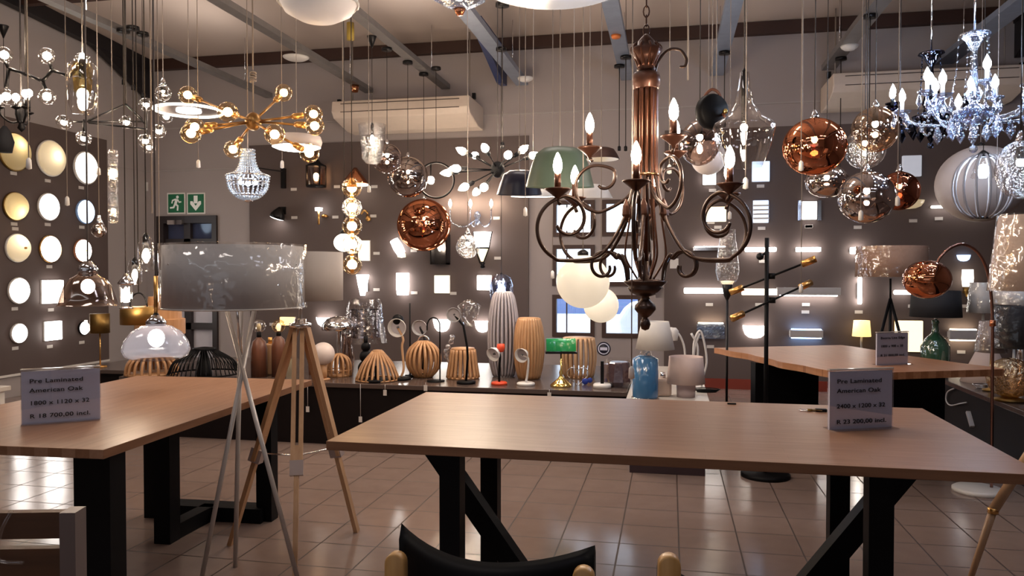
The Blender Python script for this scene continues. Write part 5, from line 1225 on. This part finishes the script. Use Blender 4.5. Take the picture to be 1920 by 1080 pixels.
r, q = table_lamp('white disc foot with a dark upright stem right of the wire ornament', 1129, 727); MB().lathe([(17*q, 0), (17*q, 6*q), (15*q, 8*q)], n=28).build('base', WPLAS, r); MB().bar((0, 0, 7*q), (0, 0, 50*q), 6*q, 4*q).build('stem', BLACKM, r)
r, q = table_lamp('dark faceted glass pot wrapped in clear plastic', 1160, 724, 'glass_pot', 'glass pot'); MB().lathe([(20*q, 0), (26*q, 10*q), (20*q, 44*q), (18*q, 46*q)], n=9, smooth=False).build('pot', mat('dark_crystal', (.10, .06, .07), .1, .2, spec=1), r)
MB().lathe([(28*q, 0), (27*q, 30*q), (24*q, 52*q)], n=20, caps=False).build('plastic_wrap', WRAP, r)
r, q = table_lamp('smaller clear plastic wrapped pot beside the dark stem', 1140, 722, 'glass_pot', 'glass pot'); MB().lathe([(10*q, 0), (12*q, 40*q)], n=10, smooth=False).build('pot', mat('grey_crystal', (.25, .19, .2), .15), r)
# blue lamp
r, q = table_lamp('white shaded table lamp with a blue glass cylinder base', 1210, 748)
MB().lathe([(23*q, 2*q), (24*q, 6*q), (24*q, 76*q), (12*q, 82*q)], n=30).build('glass_base', BLUEG, r); MB().lathe([(26*q, 0), (26*q, 4*q)], n=30).build('glass_foot', CLEARB, r); MB().lathe([(13*q, 80*q), (9*q, 92*q), (2*q, 94*q)], n=20).build('glass_collar', CLEARB, r)
MB().lathe([(36*q, 94*q), (25*q, 146*q)], (18*q, 0, 0), n=36, caps=False).build('lamp_shade', SHW, r, solid=.003); MB().tube([(0, 0, 84*q), (18*q, 0, 100*q), (18*q, 0, 120*q)], 2*q).build('stem', CHROME, r)
r, q = table_lamp('white clip lamp with a bent neck behind the blue glass lamp', 1282, 722, 'desk_lamp', 'desk lamp'); MB().lathe([(10*q, 0), (10*q, 3*q)], n=16).tube(cr([(0, 0, 2*q), (2*q, 0, 60*q), (-6*q, 0, 90*q), (-20*q, 0, 106*q)], 5), 2*q).build('neck', WPLAS, r); MB().sphere((-24*q, 0, 100*q), 9*q).lathe([(8*q, 0), (10*q, 18*q), (5*q, 24*q)], (-20*q, 0, 84*q), n=16).build('head', WPLAS, r)
r, q = table_lamp('small square white pot beside the blue glass lamp', 1243, 742); MB().box(-15*q, 15*q, -12*q, 12*q, 0, 34*q).build('pot', mat('cream_pot', (.58, .45, .38), .4), r, bevel=.02); MB().lathe([(5*q, 34*q), (5*q, 44*q)], n=12).build('socket', CHROME, r)
r, q = table_lamp('short lamp with a pinkish white drum shade at the counter end', 1286, 744)
MB().lathe([(17*q, 0), (18*q, 20*q), (14*q, 30*q)], n=24).build('base', mat('glazed_pot', (.50, .40, .40), .2), r); MB().lathe([(35*q, 26*q), (31*q, 76*q)], n=36, caps=False).build('lamp_shade', mat('pink_white_shade', (.58, .45, .41), .75), r, solid=.003)
for i, pts in enumerate(([(1300, 668), (1302, 640), (1312, 620), (1320, 640), (1325, 680), (1316, 715), (1314, 742)], [(1296, 625), (1308, 650), (1306, 690)], [(1312, 625), (1303, 650), (1300, 675)])):
    d = 5.9; c = P(pts[-1][0], 740, d); c.z = CT
    o = MB().tube(cr([P(a, b, d)-c for a, b in pts], 5), .009, 6).build('white_cable', WPLAS, None, c); tag(o, 'looping white lamp cable standing over the white counter, '+['outermost loop', 'short left bend', 'short right bend'][i], 'cable', 'white lamp cables')
p = PZ(1325, 735, CT); o = MB(); 
for k in range(3): o.tube([((.07+.012*k)*cos(t*pi/10), (.035+.01*k)*sin(t*pi/10), .004+.009*k) for t in range(20)], .004, 5, closed=True)
tag(o.build('coiled_cable', BLACK, None, p), 'flat coil of black and white flex on the white counter end', 'cable')
# tags over the counter front
for px, py, lb in ((577, 762, 'left of the tripod legs'), (676, 781, 'below the black stub base'), (798, 722, 'left of the hook lamp foot'), (722, 731, 'under the wooden fan'), (1030, 736, 'under the white desk lamp')):
    p = PY(px, py, 5.735); o = MB().tube([(0, 0, 0), (0, 0, max(.02, CT-p.z+.002))], .0018, 5).build('swing_tag', CARD, None, p); tag(o, 'small white swing tag over the dark counter front '+lb, 'price tag', 'swing tags')
    MB().box(-.014, .014, -.004, .0, -.045, 0).build('tag_card', CARD, o)
# socket plates on the wall
for px, py, lb in ((1264, 494, 'right of the windows'), (272, 350, 'in the corner left of the exit door'),):
    p = PY(px, py, BW-.03 if px > 1000 else BW); o = MB().box(-.05, .05, -.015, 0, -.06, .06).build('socket_plate', WPLAS, None, p); tag(o, 'small white switch plate on the wall '+lb, 'switch')

# ------------------------------------------------------------------ floor lamps
def feet_tripod(r, c, feet, tops, rad, m, nm='leg'):
    for f, t_ in zip(feet, tops): MB().tube([f-c, t_-c], rad, 10).build(nm, m, r)
# white tripod with the big drum
f1, f2, f3 = PZ(377, 1090, 0), PZ(441, 1063, 0), PZ(560, 1092, 0); c = (f1+f2+f3)/3
r = root('tripod_floor_lamp', 'floor lamp with a huge grey drum shade in plastic wrap on thin white tripod legs', 'floor lamp', c)
hub = P(452, 672, 3.55); tp = [P(478, 575, 3.55), P(452, 575, 3.55), P(424, 575, 3.55)]
rod = mat('pale_metal_leg', (.55, .51, .48), .35, .3)
for f, t_ in zip((f1, f2, f3), tp):
    MB().tube([f-c, t_-c], .0105, 10).build('leg', rod, r)
MB().sphere(hub-c, .02).build('hub', CHROME, r)
sc_ = P(440, 519, 3.55)-c; R = S(126, 3.55); hh = S(57, 3.55)
MB().lathe([(R, -hh), (R*.985, hh)], sc_, n=64, caps=False).build('drum_shade', SHG, r, solid=.003)
MB().lathe([(R+.012, -hh-.006), (R+.010, 0), (R+.013, hh+.008), (R*.8, hh+.012)], sc_, n=64, caps=False).build('plastic_wrap', WRAP, r)
MB().tube([sc_+Vector((R*cos(t*pi/32), R*sin(t*pi/32), -hh)) for t in range(64)], .004, 6, closed=True).build('shade_ring', WPLAS, r)
g = MB()
for t in (0, 2.1, 4.2): g.tube([sc_+UP*(hh*.1), sc_+Vector((R*cos(t), R*sin(t), hh*.4))], .004, 6)
g.tube([hub-c+UP*.02, sc_+UP*hh*.1], .008).build('shade_carrier', CHROME, r)
# wood tripod
f1, f2, f3 = PZ(432, 1022, 0), PZ(553, 1088, 0), PZ(669, 997, 0); c = (f1+f2+f3)/3; c.z = 0
r = root('tripod_floor_lamp', 'floor lamp with a pale drum shade on broad wooden tripod legs', 'floor lamp', c)
d = 3.85; hub = P(563, 608, d)
MB().lathe([(.04, -.02), (.055, -.01), (.055, .005), (.03, .01), (.03, .025), (.012, .03)], hub-c, n=24).build('hub', CHROME, r)
for f, off, m in ((f1, -.035, WOODO), (f2, -.012, OAKR), (f3, .03, OAKR)):
    a = f-c; b = hub-c+RT*off*.7-UP*.01; m1 = a.lerp(b, .42); ln = (b-a).normalized(); side = ln.cross((hub-f).cross(UP).cross(ln)).normalized()
    side = ln.cross(Vector((a.x-b.x, a.y-b.y, 0)).normalized()).normalized()
    g = MB(); g.bar(m1-ln*.03+side*.018, b+side*.018, .020, .04).bar(m1-ln*.03-side*.018, b-side*.018, .020, .04).build('upper_leg', m, r)
    MB().bar(a, m1+ln*.1, .022, .034).build('lower_leg', m, r)
    MB().bar(m1-ln*.04, m1+ln*.03, .062, .046).build('clamp', mat('clear_plastic_clamp', (.4, .32, .3), .3), r)
g = MB()
m0 = [f.lerp(hub, .42)-c for f in (f1, f2, f3)]; cc = (m0[0]+m0[1]+m0[2])/3
for m in m0: g.tube([m, cc], .004, 6)
g.build('spreader', CHROME, r)
sc_ = P(565, 518, d)-c; R = S(76, d); hh = S(45, d)
MB().tube([hub-c, sc_+UP*hh*.3], .009).build('stem', WPLAS, r)
MB().lathe([(R, -hh), (R, hh)], sc_, n=56, caps=False).build('drum_shade', mat('pale_fabric', (.50, .45, .42), .8), r, solid=.003)
# right edge tripod
f = [PZ(1815, 1098, 0), CW(2.75, 3.6), CW(2.9, 2.9)]; c = (f[0]+f[1]+f[2])/3; c.z = 0
r = root('tripod_floor_lamp', 'floor lamp with a plastic wrapped tapered shade and pale wooden leg at the right edge', 'floor lamp', c)
hub = CW(2.42, 3.25); hub.z = P(1935, 690, 3.25).z
for i, x in enumerate(f):
    a = x-c; b = hub-c; m1 = a.lerp(b, .34) if i else P(1862, 957, dep(x.lerp(hub, .34)))-c
    MB().tube([a, m1], [.012, .017], 10).build('lower_leg', OAKR, r); MB().tube([m1, b], .021, 10).build('upper_leg', OAKR, r); MB().lathe([(.022, -.012), (.022, .012)], m1, n=14).build('joint', BRASS, r)
MB().sphere(b, .035).build('hub', CHROME, r)
s0 = P(1950, 545, 3.25)-c; z1 = P(1950, 404, 3.25).z-c.z-s0.z; R = S(84, 3.25)
MB().tube([b, s0+UP*.1], .01).build('stem', CHROME, r)
TSH = mat('tan_white_fabric', (.55, .42, .35), .7)
MB().lathe([(R, 0), (R*.80, z1)], s0, n=56, caps=False).build('tapered_shade', TSH, r, solid=.003)
MB().lathe([(R*1.03, -.004), (R*.84, z1+.006)], s0, n=56, caps=False).build('plastic_wrap', WRAP, r)
# black floor lamp with brass heads
b0 = PZ(1435, 893, 0); d = dep(b0); r = root('multi_arm_floor_lamp', 'black floor lamp with two slanting arms ended in brass heads', 'floor lamp', b0)
MB().lathe([(S(45, d), 0), (S(45, d), .02), (S(42, d), .028)], n=40).build('base', BLACK, r)
ztop_ = P(1437, 446, d).z; MB().lathe([(S(4, d), .025), (S(4, d), ztop_)], n=16).build('pole', BLACK, r)
for (x0, y0, x1, y1, dd) in ((1378, 545, 1520, 489, .12), (1380, 594, 1513, 533, -.12)):
    a, b = P(x0, y0, d+dd)-b0, P(x1, y1, d-dd)-b0; v = (b-a).normalized()
    MB().tube([a+v*.04, b-v*.04], .0075).build('arm', BLACK, r)
    for p_, s in ((a, -1), (b, 1)):
        MB().tube([p_-v*s*.06, p_+v*s*.035], S(6.5, d), 14).build('brass_head', BRASS, r)
    MB().lathe([(.022, -.02), (.022, .02)], (a+b)/2, n=12).build('clamp', BLACK, r)
p_ = P(1425, 481, d)-b0; MB().sphere(p_, S(7, d)).tube([p_, Vector((0, 0, p_.z+.03))], .008).build('switch_ball', BLACKM, r)
# crackled glass torchere
b0 = PZ(1362, 832, 0); d = dep(b0); r = root('glass_floor_lamp', 'dark stemmed floor lamp topped with a tall crackled glass vase', 'floor lamp', b0); q = S(1, d)
def zz(py): return P(1362, py, d).z
MB().lathe([(.14, 0), (.14, .02), (.03, .03)], n=30).lathe([(2.2*q, .02), (2.2*q, zz(555))], n=12).lathe([(3*q, zz(562)), (7*q, zz(552)), (10*q, zz(534)), (9*q, zz(533))], n=20).build('stem', BLACKM, r)
MB().lathe([(9*q, zz(534)), (18*q, zz(525)), (22*q, zz(508)), (19*q, zz(480)), (15*q, zz(450)), (14*q, zz(430))], n=28, caps=False).build('crackled_glass', CLEARB, r); MB().lathe([(9*q, zz(533)), (13*q, zz(527)), (0, zz(526))], n=20).build('light_core', LC, r)
# dark tripod with tan drum, standing on the live edge table's far side counter
cz = PZ(1672, 655, CT); 
b0 = PZ(1665, 668, TH); b0 = P(1668, 700, 6.9); b0.z = 0; d = dep(b0)
r = root('tripod_floor_lamp', 'dark tripod floor lamp with a wide tan drum shade behind the far table', 'floor lamp', b0)
hub = Vector((0, 0, P(1668, 560, d).z))
for k, (px) in enumerate((1606, 1668, 1736)):
    f = P(px, 690, d+(.3 if k == 1 else -.1))-b0; f.z = 0; v = (f-hub); MB().tube([f*1.0, hub], .013).build('leg', BLACK, r)
MB().tube([hub, hub+UP*.18], .009).build('stem', BLACK, r)
s0 = P(1671, 519, d)-b0; z1 = S(57, d); R = S(62, d); MB().lathe([(R, 0), (R*.98, z1)], s0, n=56, caps=False).build('drum_shade', SHT, r, solid=.003); MB().lathe([(R*1.02, 0), (R, z1)], s0, n=56, caps=False).build('plastic_wrap', WRAP, r)
# arc lamp
b0 = PZ(1834, 922, 0); d = dep(b0); r = root('arc_floor_lamp', 'copper arc floor lamp with a mirrored copper globe head', 'floor lamp', b0)
q = S(1, d)
MB().lathe([(44*q, 0), (44*q, .02), (40*q, .028)], n=40).build('base', WPLAS, r)
pts = [P(1859, 915, d)-b0]; pts[0].z = .02
pts += [P(x, y, d)-b0 for x, y in ((1860, 780), (1861, 640), (1859, 560), (1850, 505), (1832, 472), (1806, 458), (1780, 466), (1762, 484), (1756, 497))]
MB().tube(cr(pts, 5), .0095, 10).build('arc_pole', mat('dark_copper', (.38, .20, .15), .2, 1), r)
MB().lathe([(.018, -.02), (.018, .02)], P(1861, 606, d)-b0, n=14).build('joint', COPPER, r)
hc = P(1738, 524, d)-b0
ball(r, S(42, d), mat('copper_mirror', (.62, .24, .12), .05, 1, bump=.15, scale=5), .86, hc, 'globe_head', open_top=.1)
# green bottle lamp, on the right counter
r, q = on(1755, 697, 'table_lamp', 'table lamp with a green glass bottle base and black drum shade', 'table lamp', 'table lamps on the right counter', CT)
r.location = P(1753, 700, 6.6); r.location.z = CT; d = 6.6; r['pd'] = d; q = S(1, d); zb0 = CT
def zl(py): return P(1753, py, d).z-CT
MB().lathe([(22*q, 0), (25*q, zl(672)), (25*q, zl(650)), (17*q, zl(635)), (7*q, zl(625)), (5*q, zl(608)), (7*q, zl(604)), (5*q, zl(600))], n=30).build('glass_bottle', mat('green_bottle', (.025, .075, .04), .1, spec=1, coat=1), r)
MB().lathe([(3*q, zl(602)), (3*q, zl(585))], n=10).build('stem', CHROME, r); MB().lathe([(44*q, zl(594)), (41*q, zl(545))], n=44, caps=False).build('drum_shade', SHB, r, solid=.003)
def lampR(label, px, pys, hw, h, hwt, pyb, d, msh, base, mb):
    d = dZ(px, pyb, CT)
    c = P(px, pyb, d); c.z = CT; r = root('table_lamp', label, 'table lamp', c, 'table lamps on the right counter'); q = S(1, d); zs = P(px, pys, d).z-CT
    MB().lathe([(a*q, b*zs) for a, b in base], n=24).build('base', mb, r)
    MB().lathe([(hw*q, zs), (hwt*q, zs+h*q)], n=44, caps=False).build('lamp_shade', msh, r, solid=.003)
    MB().lathe([(hw*1.04*q, zs-.003), (hwt*1.05*q, zs+h*q+.004)], n=40, caps=False).build('plastic_wrap', WRAP, r)
    return r, q
BB = [(14, 0), (15, .04), (4, .08), (9, .35), (3, .6), (2, 1)]
lampR('grey white wrapped table lamp behind the arc lamp pole', 1842, 586, 27, 56, 22, 705, 5.6, SHW, BB, WPLAS)
lampR('pale wrapped lamp shade low behind the arc pole', 1858, 660, 28, 58, 20, 733, 5.0, mat('dusky_fabric', (.26, .20, .18), .8), BB, BRASSD)
lampR('large black drum lamp in clear plastic at the right edge', 1900, 652, 36, 78, 34, 738, 4.4, SHB, BB, WPLAS)
lampR('wide grey shade lamp at the right edge above the black drum', 1915, 570, 52, 36, 46, 726, 4.9, SHG, BB, CHROME)
r, q = on(1850, 716, 'lamp_shade', 'loose pale cone shade standing on the right counter', 'lamp shade', None, CT); q = S(1, r['pd'])
MB().lathe([(44*q, 0), (16*q, 62*q)], n=40, caps=False).build('cone_shade', mat('pale_cone', (.50, .39, .34), .7), r, solid=.003)
r, q = on(1893, 752, 'glass_bowl_lamp', 'amber crackled glass bowl lamp on the right counter', 'table lamp', 'table lamps on the right counter', CT)
MB().sphere((0, 0, 44*q), 40*q, sz=.95, n=16, m=10).build('glass_bowl', glass('amber_crackle', (.75, .55, .35), .3, (1, .85, .6), .05, .8, bump=1, bscale=40), r); MB().lathe([(26*q, 0), (28*q, 4*q), (12*q, 8*q)], n=30).build('foot', BRASSD, r)
p = PZ(1848, 728, CT); o = MB()
for k in range(4): o.tube([((.06+.01*k)*cos(t*pi/10), (.03+.008*k)*sin(t*pi/10), .005+.008*k) for t in range(20)], .004, 5, closed=True)
tag(o.build('coiled_cable', CHROME, None, p), 'coiled clear and black flex on the right counter', 'cable')
d = 4.9; pts = [(1790, 728), (1777, 735), (1774, 750), (1782, 760), (1800, 757), (1812, 755)]; c = PX(1790, 728, 2.235)
o = MB().tube(cr([PX(a, b, 2.235)-c for a, b in pts], 5), .006, 6).build('white_cable', WPLAS, None, c); tag(o, 'white cable looping down the front of the right counter', 'cable')
MB().bar(PX(1815, 772, 2.235)-c, PX(1823, 800, 2.235)-c, .03, .02).build('plug', WPLAS, o)

# ------------------------------------------------------------------ chairs
def bent_chair(name, label, px, py, d, rz, m_back, m_frame, dz0=0):
    c = P(px, py, d); zt = c.z; c.z = 0; r = root(name, label, 'chair', c, None, rz)
    # curved padded back (local x sideways, -y towards the viewer)
    n = 16; W_ = .205; vs = []; fs = []
    for i in range(n+1):
        u = -1+2*i/n; x = W_*u; y = -.10*(1-u*u)*-1*0+.09*u*u; z1 = zt-.012+(.034 if u < 0 else .016)*u*u; z0 = zt-.26+.02*u*u
        for (yy, zz_) in ((y-.016, z0), (y-.022, z1-.03), (y-.006, z1), (y+.012, z1-.02), (y+.014, z0)): vs.append((x, yy, zz_))
    for i in range(n):
        for k in range(5): fs.append((i*5+k, i*5+(k+1) % 5, (i+1)*5+(k+1) % 5, (i+1)*5+k))
    fs += [(0, 1, 2, 3, 4), tuple(n*5+k for k in range(5))[::-1]]
    MB().add(vs, fs, True).build('backrest', m_back, r)
    for s in (-1, 1):
        dz = dz0 if s < 0 else min(dz0, 0)
        zt_ = zt-.012+dz; ou = [(.021*cos(t*pi/10), zt_-.021+.021*sin(t*pi/10)) for t in range(11)]+[(-.023, zt-.32), (.023, zt-.32)]
        n_ = len(ou); vs = [(s*.190+x, y, z) for y in (-.004+.0, .024) for x, z in ou]
        MB().add(vs, [tuple(range(n_))[::-1], tuple(range(n_, 2*n_))]+[(i, (i+1) % n_, (i+1) % n_+n_, i+n_) for i in range(n_)], True).build('arm', m_frame, r, bevel=.004)
        for yy in (.02, .44): MB().tube([(s*.19, yy, .0), (s*.20, yy, .44)], [.013, .017], 10).build('leg', m_frame, r)
        MB().tube([(s*.20, .03, .42), (s*.19, .09, zt-.28)], .016, 10).build('back_post', m_frame, r)
    MB().box(-.215, .215, 0, .46, .43, .47).build('seat', m_back, r, bevel=.015)
    return r
cf = wood('bentwood', (.48, .26, .08), (.62, .36, .13), .35, axis=2, planks=False)
r = bent_chair('dining_chair', 'chair with a curved black back and bent wooden arms at the bottom edge', 912, 1040, 1.5, YAW-.2, BLACK, cf)
r2 = bent_chair('dining_chair', 'chair mostly below the bottom edge, showing only a wooden arm tip', 1450, 1112, 1.42, YAW-.1, BLACK, cf, .075)
# slatted wooden chair, bottom left
c = P(40, 985, 1.75); zt = P(40, 957, 1.75).z; c.z = 0
r = root('dining_chair', 'dark brown slat backed chair at the lower left picture corner', 'chair', c, None, YAW+.05)
DB = wood('chair_brown', (.075, .030, .010), (.11, .045, .016), .55, axis=0, planks=False)
for x in (-.2, .115):
    MB().bar((x, 0, 0), (x, .0, zt), .035, .05).build('back_post', mat('grey_brown_post', (.16, .12, .11), .4), r)
for z0, z1 in ((zt-.062, zt-.002), (zt-.16, zt-.085)): MB().box(-.19, .10, -.012, .012, z0, z1).build('back_slat', DB, r)
for x in (-.2, .115): MB().bar((x, -.42, 0), (x, -.42, .43), .035, .035).build('leg', DB, r)
MB().box(-.225, .14, -.45, .02, .43, .47).build('seat', DB, r, bevel=.01)
MB().tube(cr([(-.01, -.02, zt+.005), (-.03, -.025, zt-.04), (-.035, -.03, zt-.10), (.02, -.03, zt-.11)], 5), .005, 6).build('tag_string', WRAP, r)

# ------------------------------------------------------------------ nest bulbs in their holders and canopies on their cords
def kind_(o): return o.name.split('.')[0]
def mid_(o):
    vs = o.data.vertices; n = max(1, len(vs)); s = Vector((0, 0, 0))
    for v in vs: s += v.co
    return s/n
for r in [o for o in C.objects if o.get('label')]:
    ch_ = [c for c in r.children if c.type == 'MESH']
    hold = [(h, mid_(h)) for h in ch_ if kind_(h) in ('socket', 'candle', 'candle_sleeve')]
    for b in ch_:
        if kind_(b) == 'bulb' and hold:
            m = mid_(b); b.parent = min(hold, key=lambda h: (h[1]-m).length)[0]
        if kind_(b) == 'lettering':
            b.parent = [c for c in ch_ if kind_(c) == 'paper'][0]
    cords = [c for c in ch_ if kind_(c) == 'cord']
    for b in ch_:
        if kind_(b) == 'canopy' and cords: b.parent = cords[0]
